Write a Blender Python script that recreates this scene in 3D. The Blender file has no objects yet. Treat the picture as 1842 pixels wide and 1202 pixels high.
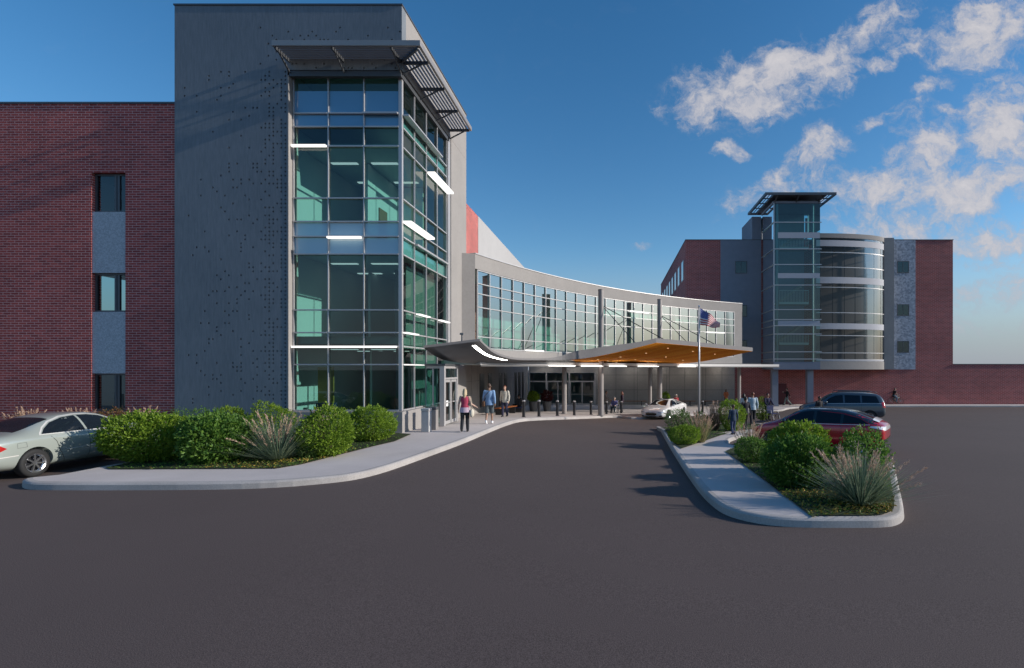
import bpy, bmesh, math, random
import numpy as np
from mathutils import Vector, Matrix
from mathutils.bvhtree import BVHTree
from mathutils.geometry import tessellate_polygon
random.seed(7); RNG = np.random.default_rng(7)
R = math.radians
SC = bpy.context.scene; COL = SC.collection
# camera: level, looking along +Y from 2.6 m; FPX focal length and principal point in photograph pixels
FPX, CX, CY, CH = 950.0, 1106.0, 663.0, 2.6

def sstep(t):
    t = min(1.0, max(0.0, t)); return t*t*(3-2*t)
def gz(x, y):                       # the lot falls gently away towards the far building
    w = sstep((x+6)/9)
    a = -1.34*sstep((y-20)/36)
    b = -1.34*sstep((y-2)/54)*1.0 if y < 56 else -1.34
    return a*(1-w)+b*w
def gp(px, py, dz=0.0):             # where a sight line meets the ground (raised by dz)
    lo, hi = 2.0, 400.0
    f = lambda Y: CH-(py-CY)/FPX*Y-(gz((px-CX)/FPX*Y, Y)+dz)
    for _ in range(60):
        m = (lo+hi)/2
        if f(m) > 0: lo = m
        else: hi = m
    Y = (lo+hi)/2
    return Vector(((px-CX)/FPX*Y, Y, gz((px-CX)/FPX*Y, Y)+dz))
def at(px, py, Y):
    return Vector(((px-CX)/FPX*Y, Y, CH-(py-CY)/FPX*Y))
def ats(px, py, s):
    return at(px, py, FPX/s)

# ---------------------------------------------------------------- materials
MATS = {}
class NT:
    def __init__(s, name):
        s.m = bpy.data.materials.new(name); s.m.use_nodes = True
        s.t = s.m.node_tree; s.t.nodes.clear()
        s.out = s.t.nodes.new('ShaderNodeOutputMaterial')
    def n(s, typ, ins=None, **kw):
        nd = s.t.nodes.new('ShaderNode'+typ)
        for k, v in kw.items(): setattr(nd, k, v)
        for k, v in (ins or {}).items():
            sock = nd.inputs[k]
            if isinstance(v, bpy.types.NodeSocket): s.t.links.new(v, sock)
            else: sock.default_value = v
        return nd
    def math(s, op, a, b=0.0, c=None):
        d = {0: a, 1: b}
        if c is not None: d[2] = c
        return s.n('Math', d, operation=op).outputs[0]
    def mix(s, f, a, b):
        nd = s.n('Mix', data_type='RGBA')
        for sock, v in ((nd.inputs[0], f), (nd.inputs[6], a), (nd.inputs[7], b)):
            if isinstance(v, bpy.types.NodeSocket): s.t.links.new(v, sock)
            else: sock.default_value = v
        return nd.outputs[2]
    def ramp(s, f, stops):
        nd = s.n('ValToRGB', {0: f}); cr = nd.color_ramp
        while len(cr.elements) < len(stops): cr.elements.new(0.5)
        for e, (p, c) in zip(cr.elements, stops): e.position = p; e.color = c
        return nd.outputs[0]
    def done(s, sh):
        s.t.links.new(sh, s.out.inputs[0]); MATS[s.m.name] = s.m; return s.m
def c4(c): return (c[0], c[1], c[2], 1.0)
def plain(name, col, rough=0.6, metal=0.0, var=0.15, scale=3.0, bump=0.0, bscale=60.0, coat=0.0, spec=0.5, trans=0.0):
    t = NT(name)
    co = t.n('TexCoord').outputs['Object']
    nz = t.n('TexNoise', {'Vector': co, 'Scale': scale, 'Detail': 6.0, 'Roughness': 0.6}).outputs[0]
    col2 = t.mix(nz, c4([x*(1-var) for x in col]), c4([min(1, x*(1+var)) for x in col]))
    ins = {'Base Color': col2, 'Roughness': rough, 'Metallic': metal, 'Coat Weight': coat, 'Specular IOR Level': spec}
    if coat: ins['Coat Roughness'] = 0.04
    if bump:
        n2 = t.n('TexNoise', {'Vector': co, 'Scale': bscale, 'Detail': 4.0}).outputs[0]
        ins['Normal'] = t.n('Bump', {'Height': n2, 'Strength': bump, 'Distance': 0.01}).outputs[0]
    return t.done(t.n('BsdfPrincipled', ins).outputs[0])
def glow(name, col, st):
    t = NT(name); return t.done(t.n('Emission', {'Color': c4(col), 'Strength': st}).outputs[0])
def glass(name, tint, refl=1.0, rough=0.0, ior=1.5, film=0.0, filmcol=(.5,.6,.65)):
    t = NT(name)
    fr = t.n('Fresnel', {'IOR': ior}).outputs[0]
    f = t.math('MINIMUM', t.math('MULTIPLY', fr, refl), 1.0)
    tr = t.n('BsdfTransparent', {'Color': c4(tint)}).outputs[0]
    if film: tr = t.n('MixShader', {0: film, 1: tr, 2: t.n('BsdfDiffuse', {'Color': c4(filmcol)}).outputs[0]}).outputs[0]
    gl = t.n('BsdfGlossy', {'Color': (1, 1, 1, 1), 'Roughness': rough}).outputs[0]
    return t.done(t.n('MixShader', {0: f, 1: tr, 2: gl}).outputs[0])
def brick(name, a, b, mort, w=0.30, h=0.095, ms=0.011):
    t = NT(name)
    ge = t.n('NewGeometry'); px = t.n('SeparateXYZ', {0: ge.outputs['Position']}); nn = t.n('SeparateXYZ', {0: ge.outputs['Normal']})
    f = t.math('GREATER_THAN', t.math('ABSOLUTE', nn.outputs[0]), 0.5)
    mx = t.n('Mix', {0: f, 2: px.outputs[0], 3: px.outputs[1]}).outputs[0]
    uv = t.n('CombineXYZ', {0: mx, 1: px.outputs[2]}).outputs[0]
    br = t.n('TexBrick', {'Vector': uv, 'Color1': c4(a), 'Color2': c4(b), 'Mortar': c4(mort), 'Scale': 1.0, 'Mortar Size': ms,
                          'Mortar Smooth': 0.3, 'Bias': 0.0, 'Brick Width': w, 'Row Height': h})
    nz = t.n('TexNoise', {'Vector': ge.outputs['Position'], 'Scale': 0.35, 'Detail': 8.0, 'Roughness': 0.65}).outputs[0]
    v = t.n('MapRange', {0: nz, 1: 0.3, 2: 0.7, 3: 0.8, 4: 1.16}).outputs[0]
    col = t.n('Mix', {0: 1.0, 6: br.outputs[0]}, data_type='RGBA', blend_type='MULTIPLY')
    cc = t.n('CombineColor', {0: v, 1: v, 2: v}).outputs[0]; t.t.links.new(cc, col.inputs[7])
    bp = t.n('Bump', {'Height': t.math('SUBTRACT', 1.0, br.outputs[1]), 'Strength': 0.5, 'Distance': 0.008}).outputs[0]
    return t.done(t.n('BsdfPrincipled', {'Base Color': col.outputs[2], 'Roughness': 0.85, 'Normal': bp}).outputs[0])
def asphalt():
    t = NT('asphalt'); co = t.n('NewGeometry').outputs['Position']
    n1 = t.n('TexNoise', {'Vector': co, 'Scale': 0.22, 'Detail': 7.0, 'Roughness': 0.6}).outputs[0]
    n2 = t.n('TexNoise', {'Vector': co, 'Scale': 85.0, 'Detail': 3.0, 'Roughness': 0.7}).outputs[0]
    vo = t.n('TexVoronoi', {'Vector': co, 'Scale': 130.0}).outputs[0]
    a = t.mix(t.n('MapRange', {0: n1, 1: 0.35, 2: 0.65}).outputs[0], (.080, .060, .055, 1), (.100, .075, .069, 1))
    b = t.mix(t.n('MapRange', {0: n2, 1: 0.36, 2: 0.64}).outputs[0], (.034, .026, .025, 1), (.19, .146, .136, 1))
    col = t.mix(0.55, a, b)
    hh = t.math('ADD', n2, t.math('MULTIPLY', vo, 0.5))
    bp = t.n('Bump', {'Height': hh, 'Strength': 0.35, 'Distance': 0.006}).outputs[0]
    return t.done(t.n('BsdfPrincipled', {'Base Color': col, 'Roughness': 0.9, 'Specular IOR Level': 0.25, 'Normal': bp}).outputs[0])
def concrete(name, col, joint=None, rough=0.85, sp=0.12, grain=55.0):
    t = NT(name); co = t.n('NewGeometry').outputs['Position']
    n1 = t.n('TexNoise', {'Vector': co, 'Scale': 0.6, 'Detail': 8.0, 'Roughness': 0.65}).outputs[0]
    n2 = t.n('TexNoise', {'Vector': co, 'Scale': grain, 'Detail': 3.0}).outputs[0]
    f = t.math('ADD', t.math('MULTIPLY', n1, 0.6), t.math('MULTIPLY', n2, 0.4))
    f = t.n('MapRange', {0: f, 1: 0.35, 2: 0.65}).outputs[0]
    c = t.mix(f, c4([x*(1-sp) for x in col]), c4([x*(1+sp) for x in col]))
    bp = t.n('Bump', {'Height': n2, 'Strength': 0.2, 'Distance': 0.004}).outputs[0]
    return t.done(t.n('BsdfPrincipled', {'Base Color': c, 'Roughness': rough, 'Specular IOR Level': 0.3, 'Normal': bp}).outputs[0])
def speckle(name, a, b, scale):
    t = NT(name); co = t.n('NewGeometry').outputs['Position']
    vo = t.n('TexVoronoi', {'Vector': co, 'Scale': scale}).outputs['Color']
    v = t.n('SeparateColor', {0: vo}).outputs[0]
    n2 = t.n('TexNoise', {'Vector': co, 'Scale': scale*.35, 'Detail': 5.0}).outputs[0]
    f = t.n('MapRange', {0: t.math('ADD', t.math('MULTIPLY', v, .5), t.math('MULTIPLY', n2, .5)), 1: .3, 2: .7}).outputs[0]
    c = t.mix(f, c4(a), c4(b))
    return t.done(t.n('BsdfPrincipled', {'Base Color': c, 'Roughness': 0.7}).outputs[0])
def leafmat(name, a, b, tr=0.25):
    t = NT(name)
    rn = t.n('NewGeometry').outputs['Random Per Island']
    co = t.n('TexCoord').outputs['Object']
    nz = t.n('TexNoise', {'Vector': co, 'Scale': 4.0, 'Detail': 2.0}).outputs[0]
    f = t.n('MapRange', {0: t.math('ADD', t.math('MULTIPLY', rn, .6), t.math('MULTIPLY', nz, .4)), 1: .2, 2: .8}).outputs[0]
    c = t.mix(f, c4(a), c4(b))
    p = t.n('BsdfPrincipled', {'Base Color': c, 'Roughness': 0.5, 'Specular IOR Level': 0.35}).outputs[0]
    tl = t.n('BsdfTranslucent', {'Color': c}).outputs[0]
    return t.done(t.n('MixShader', {0: tr, 1: p, 2: tl}).outputs[0])
def wood(name, a, b, plank=0.14):
    t = NT(name); co = t.n('NewGeometry').outputs['Position']
    mp = t.n('Mapping', {'Vector': co, 'Rotation': (0, 0, R(-55)), 'Scale': (0.5, 7.0, 1.0)}).outputs[0]
    nz = t.n('TexNoise', {'Vector': mp, 'Scale': 1.6, 'Detail': 6.0, 'Roughness': 0.6}).outputs[0]
    sx = t.n('SeparateXYZ', {0: mp}).outputs[1]
    fr = t.math('FRACT', t.math('MULTIPLY', sx, 1/(7*plank)))
    ln = t.math('LESS_THAN', fr, 0.06)
    wn = t.n('TexWhiteNoise', {'W': t.math('FLOOR', t.math('MULTIPLY', sx, 1/(7*plank)))}, noise_dimensions='1D').outputs[0]
    f = t.n('MapRange', {0: t.math('ADD', t.math('MULTIPLY', nz, .65), t.math('MULTIPLY', wn, .35)), 1: .3, 2: .7}).outputs[0]
    c = t.mix(ln, t.mix(f, c4(a), c4(b)), c4([x*.45 for x in a]))
    return t.done(t.n('BsdfPrincipled', {'Base Color': c, 'Roughness': 0.85, 'Specular IOR Level': 0.12}).outputs[0])

M_ASPH = asphalt()
M_WALK = concrete('pale_concrete_paving', (.56, .50, .475), sp=.1)
M_KERB = concrete('kerb_concrete', (.42, .39, .37), sp=.22, grain=40)
M_SOIL = concrete('planting_soil', (.035, .045, .016), sp=.7, grain=18)
M_BRICK = brick('red_brick', (.52, .098, .080), (.31, .057, .052), (.70, .41, .38))
M_BRICK2 = brick('plum_brick', (.42, .090, .076), (.29, .066, .060), (.56, .32, .30), w=.40, h=.13, ms=.016)
def streaked(name, a, b):
    t = NT(name); co = t.n('NewGeometry').outputs['Position']
    mp = t.n('Mapping', {'Vector': co, 'Scale': (9.0, 9.0, 1.1)}).outputs[0]
    n1 = t.n('TexNoise', {'Vector': mp, 'Scale': 1.6, 'Detail': 8.0, 'Roughness': 0.7}).outputs[0]
    n2 = t.n('TexNoise', {'Vector': co, 'Scale': .35, 'Detail': 5.0}).outputs[0]
    f = t.n('MapRange', {0: t.math('ADD', t.math('MULTIPLY', n1, .7), t.math('MULTIPLY', n2, .3)), 1: .33, 2: .67}).outputs[0]
    bp = t.n('Bump', {'Height': n1, 'Strength': 0.25, 'Distance': 0.01}).outputs[0]
    return t.done(t.n('BsdfPrincipled', {'Base Color': t.mix(f, c4(a), c4(b)), 'Roughness': .6, 'Normal': bp}).outputs[0])
M_PANEL = streaked('blue_grey_panel', (.145, .168, .19), (.235, .255, .28))
M_BEIGE = concrete('beige_concrete_panel', (.325, .305, .29), sp=.08, grain=8)
M_PALE = concrete('pale_render', (.44, .43, .425), sp=.05, grain=6)
M_SPAN = speckle('speckled_spandrel', (.42, .435, .46), (.60, .61, .64), 30)
M_SPAN2 = speckle('speckled_grey_cladding', (.25, .28, .33), (.48, .51, .57), 6.5)
M_SUNBLK = plain('sun_block_grey', (.20, .23, .22), .8)
M_GREY2 = plain('slate_blue_cladding', (.22, .24, .29), .7, var=.14, scale=2)
M_ALU = plain('pale_aluminium', (.52, .505, .505), .38, .35, var=.05)
M_ALUD = plain('dark_grey_metal', (.11, .115, .125), .45, .4, var=.1)
M_COLM = plain('grey_painted_steel', (.30, .275, .265), .5, .1, var=.12)
M_CANO = plain('dark_canopy_soffit', (.105, .105, .110), .55, .2, var=.1)
M_CFAS = concrete('canopy_fascia', (.22, .21, .21), sp=.08, grain=10)
M_WOOD = wood('orange_wood_soffit', (.86, .25, .014), (.95, .38, .035))
M_BENCH = wood('bench_wood', (.22, .07, .025), (.32, .11, .04))
M_GLASS = glass('teal_glass', (.40, .68, .68), 1.6)
M_GLASL = glass('pale_green_glass', (.44, .70, .62), .9)
M_GLASK = glass('green_link_glass', (.34, .66, .58), .5)
M_GLASD = glass('dark_window_glass', (.30, .47, .48), 1.6)
M_GLASB = glass('smoky_bay_glass', (.60, .60, .59), .32)
M_GLASC = glass('car_glass', (.26, .30, .34), 1.7)
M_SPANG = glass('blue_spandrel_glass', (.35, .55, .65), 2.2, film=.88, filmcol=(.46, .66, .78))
M_SKYG = glass('painted_sky_glass', (.25, .42, .6), 2.6, film=.92, filmcol=(.15, .35, .56))  # blue film paints the sky's reflection into the top panes
M_FRIT = plain('white_frit_band', (.47, .475, .51), .7, var=.06)
M_LIGHT = glow('white_lamp', (1, .95, .86), 11.0)
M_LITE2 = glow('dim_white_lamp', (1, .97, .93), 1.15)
M_FILLG = glow('added_fill_glow', (1, .97, .93), .5)
M_STRIP = glow('canopy_strip_lamp', (1, .95, .88), 4.0)
M_DOWN = glow('warm_downlight', (1, .8, .5), 1.3)
M_WHITE = plain('white_interior_plaster', (.62, .64, .62), .9, var=.03)
M_CEIL = plain('interior_ceiling', (.55, .58, .57), .9, var=.03)
M_FLOOR = plain('interior_floor', (.28, .28, .27), .6, var=.1)
M_DOORB = plain('brown_interior_door', (.22, .12, .05), .6, var=.2)
M_OCHRE = plain('ochre_poster', (.42, .25, .05), .6, var=.35, scale=1.2)
M_NAVY = plain('navy_fabric', (.02, .03, .10), .8)
M_REDDR = plain('dark_red_door_paint', (.12, .02, .022), .5)
M_BLACK = plain('black_rubber', (.02, .02, .021), .75)
M_BLKM = plain('black_painted_metal', (.022, .022, .026), .35, .2)
M_CHROM = plain('bright_chrome', (.75, .75, .76), .12, 1.0, var=.02)
M_TRIM = plain('bright_trim', (.74, .72, .68), .3, .2, var=.03)
M_RIM = plain('silver_alloy', (.60, .60, .62), .25, .9, var=.04)
M_SHADE = plain('sunshade_aluminium', (.34, .32, .31), .45, .4, var=.08)
M_PAPER = plain('white_paper', (.8, .8, .8), .8, var=.02)

# ---------------------------------------------------------------- mesh building
class MB:
    def __init__(s): s.v = []; s.f = []; s.mi = []; s.mats = []
    def m(s, mat):
        if mat not in s.mats: s.mats.append(mat)
        return s.mats.index(mat)
    def face(s, pts, mat=None):
        b = len(s.v); s.v.extend([tuple(p) for p in pts]); s.f.append(tuple(range(b, b+len(pts)))); s.mi.append(s.m(mat) if mat else 0)
    def raw(s, vs, fs, mat=None):
        b = len(s.v); s.v.extend([tuple(p) for p in vs]); k = s.m(mat) if mat else 0
        for f in fs: s.f.append(tuple(i+b for i in f)); s.mi.append(k)
        return s
    def box(s, x0, x1, y0, y1, z0, z1, mat=None, mx=None):
        vs = [Vector((x, y, z)) for z in (z0, z1) for x, y in ((x0, y0), (x1, y0), (x1, y1), (x0, y1))]
        if mx is not None: vs = [mx @ v for v in vs]
        return s.raw(vs, [(3, 2, 1, 0), (4, 5, 6, 7), (0, 1, 5, 4), (1, 2, 6, 5), (2, 3, 7, 6), (3, 0, 4, 7)], mat)
    def prism(s, poly, z0, z1, mat=None):
        n = len(poly)
        a = sum(poly[i][0]*poly[(i+1) % n][1]-poly[(i+1) % n][0]*poly[i][1] for i in range(n))
        if a < 0: poly = poly[::-1]
        zf0 = z0 if callable(z0) else (lambda x, y: z0)
        zf1 = z1 if callable(z1) else (lambda x, y: z1)
        vs = [(p[0], p[1], zf0(p[0], p[1])) for p in poly]+[(p[0], p[1], zf1(p[0], p[1])) for p in poly]
        fs = [tuple(range(n-1, -1, -1)), tuple(range(n, 2*n))]+[(i, (i+1) % n, n+(i+1) % n, n+i) for i in range(n)]
        return s.raw(vs, fs, mat)
    def tube(s, pts, r, n=8, mat=None, closed=False, caps=True):
        pts = [Vector(p) for p in pts]; rs = r if isinstance(r, (list, tuple)) else [r]*len(pts)
        m = len(pts); rings = []; ref = None
        for i, p in enumerate(pts):
            if closed: d = pts[(i+1) % m]-pts[i-1]
            else: d = pts[min(i+1, m-1)]-pts[max(i-1, 0)]
            d.normalize()
            if ref is None or abs(ref.dot(d)) > .98: ref = Vector((0, 0, 1)) if abs(d.z) < .9 else Vector((1, 0, 0))
            a = d.cross(ref).normalized(); b = d.cross(a); ref = a.cross(d)
            rings.append([p+(a*math.cos(2*math.pi*k/n)+b*math.sin(2*math.pi*k/n))*rs[i] for k in range(n)])
        vs = [q for rg in rings for q in rg]; fs = []
        for i in range(m if closed else m-1):
            j = (i+1) % m
            for k in range(n): fs.append((i*n+k, i*n+(k+1) % n, j*n+(k+1) % n, j*n+k))
        if caps and not closed: fs += [tuple(range(n-1, -1, -1)), tuple((m-1)*n+k for k in range(n))]
        return s.raw(vs, fs, mat)
    def ell(s, c, r, mx=None, mat=None, n=12, m=8):
        c = Vector(c); vs = []; fs = []
        for i in range(m+1):
            ph = math.pi*i/m
            for k in range(n):
                a = 2*math.pi*k/n
                v = Vector((r[0]*math.sin(ph)*math.cos(a), r[1]*math.sin(ph)*math.sin(a), r[2]*math.cos(ph)))
                vs.append(c+(mx @ v if mx is not None else v))
        for i in range(m):
            for k in range(n): fs.append((i*n+k, (i+1)*n+k, (i+1)*n+(k+1) % n, i*n+(k+1) % n))
        return s.raw(vs, fs, mat)
    def limb(s, pts, rs, n=10):
        for i in range(len(pts)-1): s.tube([pts[i], pts[i+1]], [rs[i], rs[i+1]], n)
        for p, r in zip(pts, rs): s.ell(p, (r, r, r), n=n, m=6)
    def strip(s, rows, mat=None, closed=False):   # rows: list of equal-length point lists
        n = len(rows[0]); vs = [p for r in rows for p in r]; fs = []
        for i in range(len(rows)-1):
            for k in range(n if closed else n-1): fs.append((i*n+k, i*n+(k+1) % n, (i+1)*n+(k+1) % n, (i+1)*n+k))
        return s.raw(vs, fs, mat)
    def build(s, name, mat=None, parent=None, smooth=False, bevel=0.0, merge=False):
        me = bpy.data.meshes.new(name); me.from_pydata(s.v, [], s.f)
        mats = s.mats if s.mats else [mat]
        for k in mats: me.materials.append(k)
        if len(mats) > 1: me.polygons.foreach_set('material_index', s.mi)
        if merge:
            bm = bmesh.new(); bm.from_mesh(me); bmesh.ops.remove_doubles(bm, verts=bm.verts, dist=1e-4); bmesh.ops.recalc_face_normals(bm, faces=bm.faces); bm.to_mesh(me); bm.free()
        if smooth: me.polygons.foreach_set('use_smooth', [True]*len(me.polygons))
        me.update()
        o = bpy.data.objects.new(name, me); COL.objects.link(o)
        if bevel:
            b = o.modifiers.new('bevel', 'BEVEL'); b.width = bevel; b.segments = 2; b.limit_method = 'ANGLE'
        if parent is not None:
            o.parent = parent; o.matrix_parent_inverse = Matrix.Identity(4)
            o.data.transform(parent_world(parent).inverted())
        return o
def parent_world(p):
    m = p.matrix_basis.copy()
    while p.parent is not None: p = p.parent; m = p.matrix_basis @ m
    return m
def tag(o, label=None, cat=None, group=None, kind=None):
    if label: o['label'] = label
    if cat: o['category'] = cat
    if group: o['group'] = group
    if kind: o['kind'] = kind
    return o
def thing(name, label, cat, loc=(0, 0, 0), rz=0.0, group=None):
    o = bpy.data.objects.new(name, None); COL.objects.link(o); o.location = loc; o.rotation_euler = (0, 0, rz); o.empty_display_size = .2
    return tag(o, label, cat, group)
def copy_tree(o, parent=None):
    c = o.copy(); COL.objects.link(c)
    if parent is not None: c.parent = parent; c.matrix_parent_inverse = Matrix.Identity(4)
    for ch in list(o.children): copy_tree(ch, c)
    return c
def catmull(pts, n=8, closed=False):
    pts = [Vector(p) for p in pts]; m = len(pts); out = []
    for i in range(m if closed else m-1):
        p0 = pts[i-1] if (closed or i > 0) else pts[0]*2-pts[1]
        p1 = pts[i]; p2 = pts[(i+1) % m]
        p3 = pts[(i+2) % m] if (closed or i+2 < m) else pts[m-1]*2-pts[m-2]
        for k in range(n):
            t = k/n
            out.append(.5*((2*p1)+(p2-p0)*t+(2*p0-5*p1+4*p2-p3)*t*t+(3*p1-p0-3*p2+p3)*t**3))
    if not closed: out.append(pts[-1])
    return out
def chaikin(pts, it=2, closed=True):
    pts = [Vector(p[:2]).to_3d() for p in pts]
    for _ in range(it):
        out = [] if closed else [pts[0]]
        for i in range(len(pts) if closed else len(pts)-1):
            a, b = pts[i], pts[(i+1) % len(pts)]
            out += [a*.75+b*.25, a*.25+b*.75]
        if not closed: out.append(pts[-1])
        pts = out
    return pts
def offset_path(pts, d, closed):            # d > 0: to the left of travel
    out = []; m = len(pts)
    for i in range(m):
        a = pts[i-1] if (closed or i > 0) else None
        b = pts[(i+1) % m] if (closed or i < m-1) else None
        e1 = (pts[i]-a).normalized() if a is not None else None
        e2 = (b-pts[i]).normalized() if b is not None else None
        e1 = e1 if e1 is not None else e2; e2 = e2 if e2 is not None else e1
        n1 = Vector((-e1.y, e1.x, 0)); n2 = Vector((-e2.y, e2.x, 0)); n = (n1+n2)
        n = n.normalized() if n.length > 1e-6 else n1
        out.append(pts[i]+n*d/max(.5, n.dot(n1)))
    return out
def sheet(name, poly, dz, mat, step=1.0, parent=None, kind='structure'):
    pts = [Vector((p[0], p[1], 0)) for p in poly]
    bm = bmesh.new(); vs = [bm.verts.new(p) for p in pts]
    for t in tessellate_polygon([pts]):
        try: bm.faces.new([vs[i] for i in t])
        except ValueError: pass
    xs = [p.x for p in pts]; ys = [p.y for p in pts]
    for ax, lo, hi in ((0, min(xs), min(max(xs), 45)), (1, min(ys), max(ys))):
        v = math.floor(lo)+step
        while v < hi:
            co = Vector((v, 0, 0)) if ax == 0 else Vector((0, v, 0)); no = Vector((1, 0, 0)) if ax == 0 else Vector((0, 1, 0))
            bmesh.ops.bisect_plane(bm, geom=bm.verts[:]+bm.edges[:]+bm.faces[:], plane_co=co, plane_no=no, dist=1e-5); v += step
    for v in bm.verts: v.co.z = gz(v.co.x, v.co.y)+dz
    bmesh.ops.recalc_face_normals(bm, faces=bm.faces)
    for f in bm.faces:
        if f.normal.z < 0: f.normal_flip()
    me = bpy.data.meshes.new(name); bm.to_mesh(me); bm.free(); me.materials.append(mat)
    o = bpy.data.objects.new(name, me); COL.objects.link(o)
    if kind: o['kind'] = kind
    return o
def resample(pts, d, closed):
    out = []; m = len(pts)
    for i in range(m if closed else m-1):
        a, b = pts[i], pts[(i+1) % m]; k = max(1, int((b-a).length/d))
        out += [a.lerp(b, j/k) for j in range(k)]
    if not closed: out.append(pts[-1])
    return out
def kerb(name, pts, closed, side=1, w=.18, h=.15):      # pts: outer foot line; side=+1 if the raised ground lies to the left
    pts = resample(pts, .8, closed)
    prof = [(0, -.05), (.015, h*.75), (.045, h-.008), (.075, h+.003), (w, h+.003), (w, -.05)]
    rows = []
    for o, z in prof:
        q = offset_path(pts, side*o, closed)
        rows.append([Vector((p.x, p.y, gz(p.x, p.y)+z)) for p in q])
    mb = MB(); mb.strip([[r[i] for r in rows] for i in range(len(pts))]+([[r[0] for r in rows]] if closed else []), M_KERB)
    o = mb.build(name, M_KERB, merge=True, smooth=False); o['kind'] = 'structure'
    return o
SUN_E, SKY_S, SKY_SAT, CLOUD_S, HAZE_S, EXPO = 3.4, 0.111, 1.33, 0.58, 0.74, 0.38
def bar(mb, p, q, w, h, mat=None, up=(0, 0, 1)):
    p = Vector(p); q = Vector(q); d = (q-p).normalized(); up = Vector(up)
    if abs(d.dot(up)) > .98: up = Vector((0, 1, 0))
    a = d.cross(up).normalized(); b = a.cross(d)
    vs = [e+a*(sx*w/2)+b*(sz*h/2) for e in (p, q) for sx, sz in ((-1, -1), (1, -1), (1, 1), (-1, 1))]
    mb.raw(vs, [(3, 2, 1, 0), (4, 5, 6, 7), (0, 1, 5, 4), (1, 2, 6, 5), (2, 3, 7, 6), (3, 0, 4, 7)], mat)
def boxparts(name, parent, mat, *boxes, **kw):
    return [boxpart(name, parent, mat, b, **kw) for b in boxes]
def part(name, parent, fn, mat=None, **kw):
    mb = MB(); fn(mb); return mb.build(name, mat, parent, **kw)
def boxpart(name, parent, mat, *boxes, **kw):
    mb = MB()
    for b in boxes: mb.box(*b)
    return mb.build(name, mat, parent, **kw)

# ================================================================ ground
xs = [-900, -300, -120, -70]+[x for x in np.arange(-45, 60.1, 1.0)]+[75, 120, 300, 900]
ys = [-700, -250, -90, -30, -8]+[y for y in np.arange(0, 66.1, 1.0)]+[90, 150, 400, 1200]
mb = MB()
mb.strip([[(x, y, gz(x, y)) for x in xs] for y in ys], M_ASPH)
g = mb.build('parking_lot', M_ASPH, merge=True, smooth=True); g['kind'] = 'structure'

# left pavement: foot of the kerb, read off the photograph along the drive
lk = [gp(*p) for p in ((38, 872), (40, 879), (60, 882), (150, 882.5), (347, 882), (486, 879), (591, 870), (645, 863), (700, 848), (765, 824), (830, 800),
                       (877, 780), (908, 767), (932, 759.5), (955, 757), (1014, 755), (1065, 753), (1108, 751))]
arc = [Vector((30.8+37.0*math.cos(R(a)), 13.7+37.0*math.sin(R(a)), 0)) for a in (147, 143, 139, 135, 131, 127, 123, 119, 115.5)]
arc = [p for p in arc if p.x > lk[-1].x+1.0]
far = [Vector((17, 51.5, 0)), Vector((21, 53.6, 0)), Vector((30, 53.9, 0)), Vector((90, 53.9, 0))]
start = [Vector((-12.85, 19.6, 0)), Vector((-12.85, 16, 0)), Vector((-12.87, 13, 0))]
foot = start+chaikin([Vector((p.x, p.y, 0)) for p in ([Vector((-12.88, 12.2, 0))]+lk+arc+far)], 2, False)
kerb('drive_kerb', foot, False, side=1, w=.17)
inner = offset_path(foot, .165, False)
bedL = [(-12.5, 19.9), (-12.5, 12.95), (-12.2, 12.78), (-8.25, 12.88), (-7.95, 13.5), (-7.55, 16.6), (-7.35, 17.7), (-7.55, 19.6), (-8.2, 19.9)]
sheet('sidewalk', [(p.x, p.y) for p in inner]+[(90, 55.9), (12.6, 55.9), (12.6, 55.3), (-9.0, 55.3), (-9.0, 21.0), (-16, 21.0), (-16, 20.1), (-12.85+.165, 20.1)], .15, M_WALK)
sheet('planting_bed', bedL, .175, M_SOIL)
sheet('planting_bed', [(-60, 20.15), (-60, 18.6), (-13.2, 18.6), (-13.2, 20.15)], .12, M_SOIL)
# island on the right
il = [gp(*p) for p in ((1184, 769), (1203.5, 805), (1229.5, 846.8), (1258, 888.5), (1284, 914.5), (1310, 930), (1362, 943), (1414.5, 948.4), (1466.6, 949.9),
                       (1540, 950), (1590, 949.5), (1614, 946), (1628, 936), (1626, 918), (1619, 888), (1612, 855), (1607, 835))]
ir = [Vector(p+(0,)) for p in ((7.55, 15.3), (6.9, 16.4), (5.3, 17.7), (4.35, 18.7), (4.25, 20), (5.0, 22.5), (7.6, 25.5), (9.6, 27.2), (9.7, 29.2), (8, 31.5), (5.5, 30.8), (3.6, 28.3), (2.35, 25.8))]
isl = chaikin([Vector((p.x, p.y, 0)) for p in il]+ir, 2, True)
kerb('island_kerb', isl, True, side=1, w=.17)
isi = offset_path(isl, .165, True)
sheet('sidewalk', [(p.x, p.y) for p in isi], .15, M_WALK)
def clipped(poly, keep):        # bed outline pulled inside the island kerb
    return poly
e = [gp(*p, dz=.15) for p in ((1305, 813), (1401.5, 886), (1463, 933))]
near = [p for p in isi if p.x > e[2].x and p.y < 18.6 and p.y < 60]
near = sorted([p for p in isi if (p.x > e[2].x+.02 and p.y < 12)], key=lambda p: math.atan2(p.y-11, p.x-4.2))
right = sorted([p for p in isi if p.y >= 12 and p.y < 18.5 and p.x > 4.2], key=lambda p: p.y)
bedR = [(p.x, p.y) for p in (e[2], )]+[(p.x, p.y) for p in near]+[(p.x, p.y) for p in right]+[(4.3, 18.6), (e[0].x, e[0].y), (e[1].x, e[1].y)]
sheet('planting_bed', bedR, .175, M_SOIL)
a0, a1 = gp(1226, 808, .15), gp(1312, 779, .15)
lef = sorted([p for p in isi if p.x < 4.2 and a0.y < p.y < 27.5 and p.x < 3.4], key=lambda p: p.y)
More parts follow.
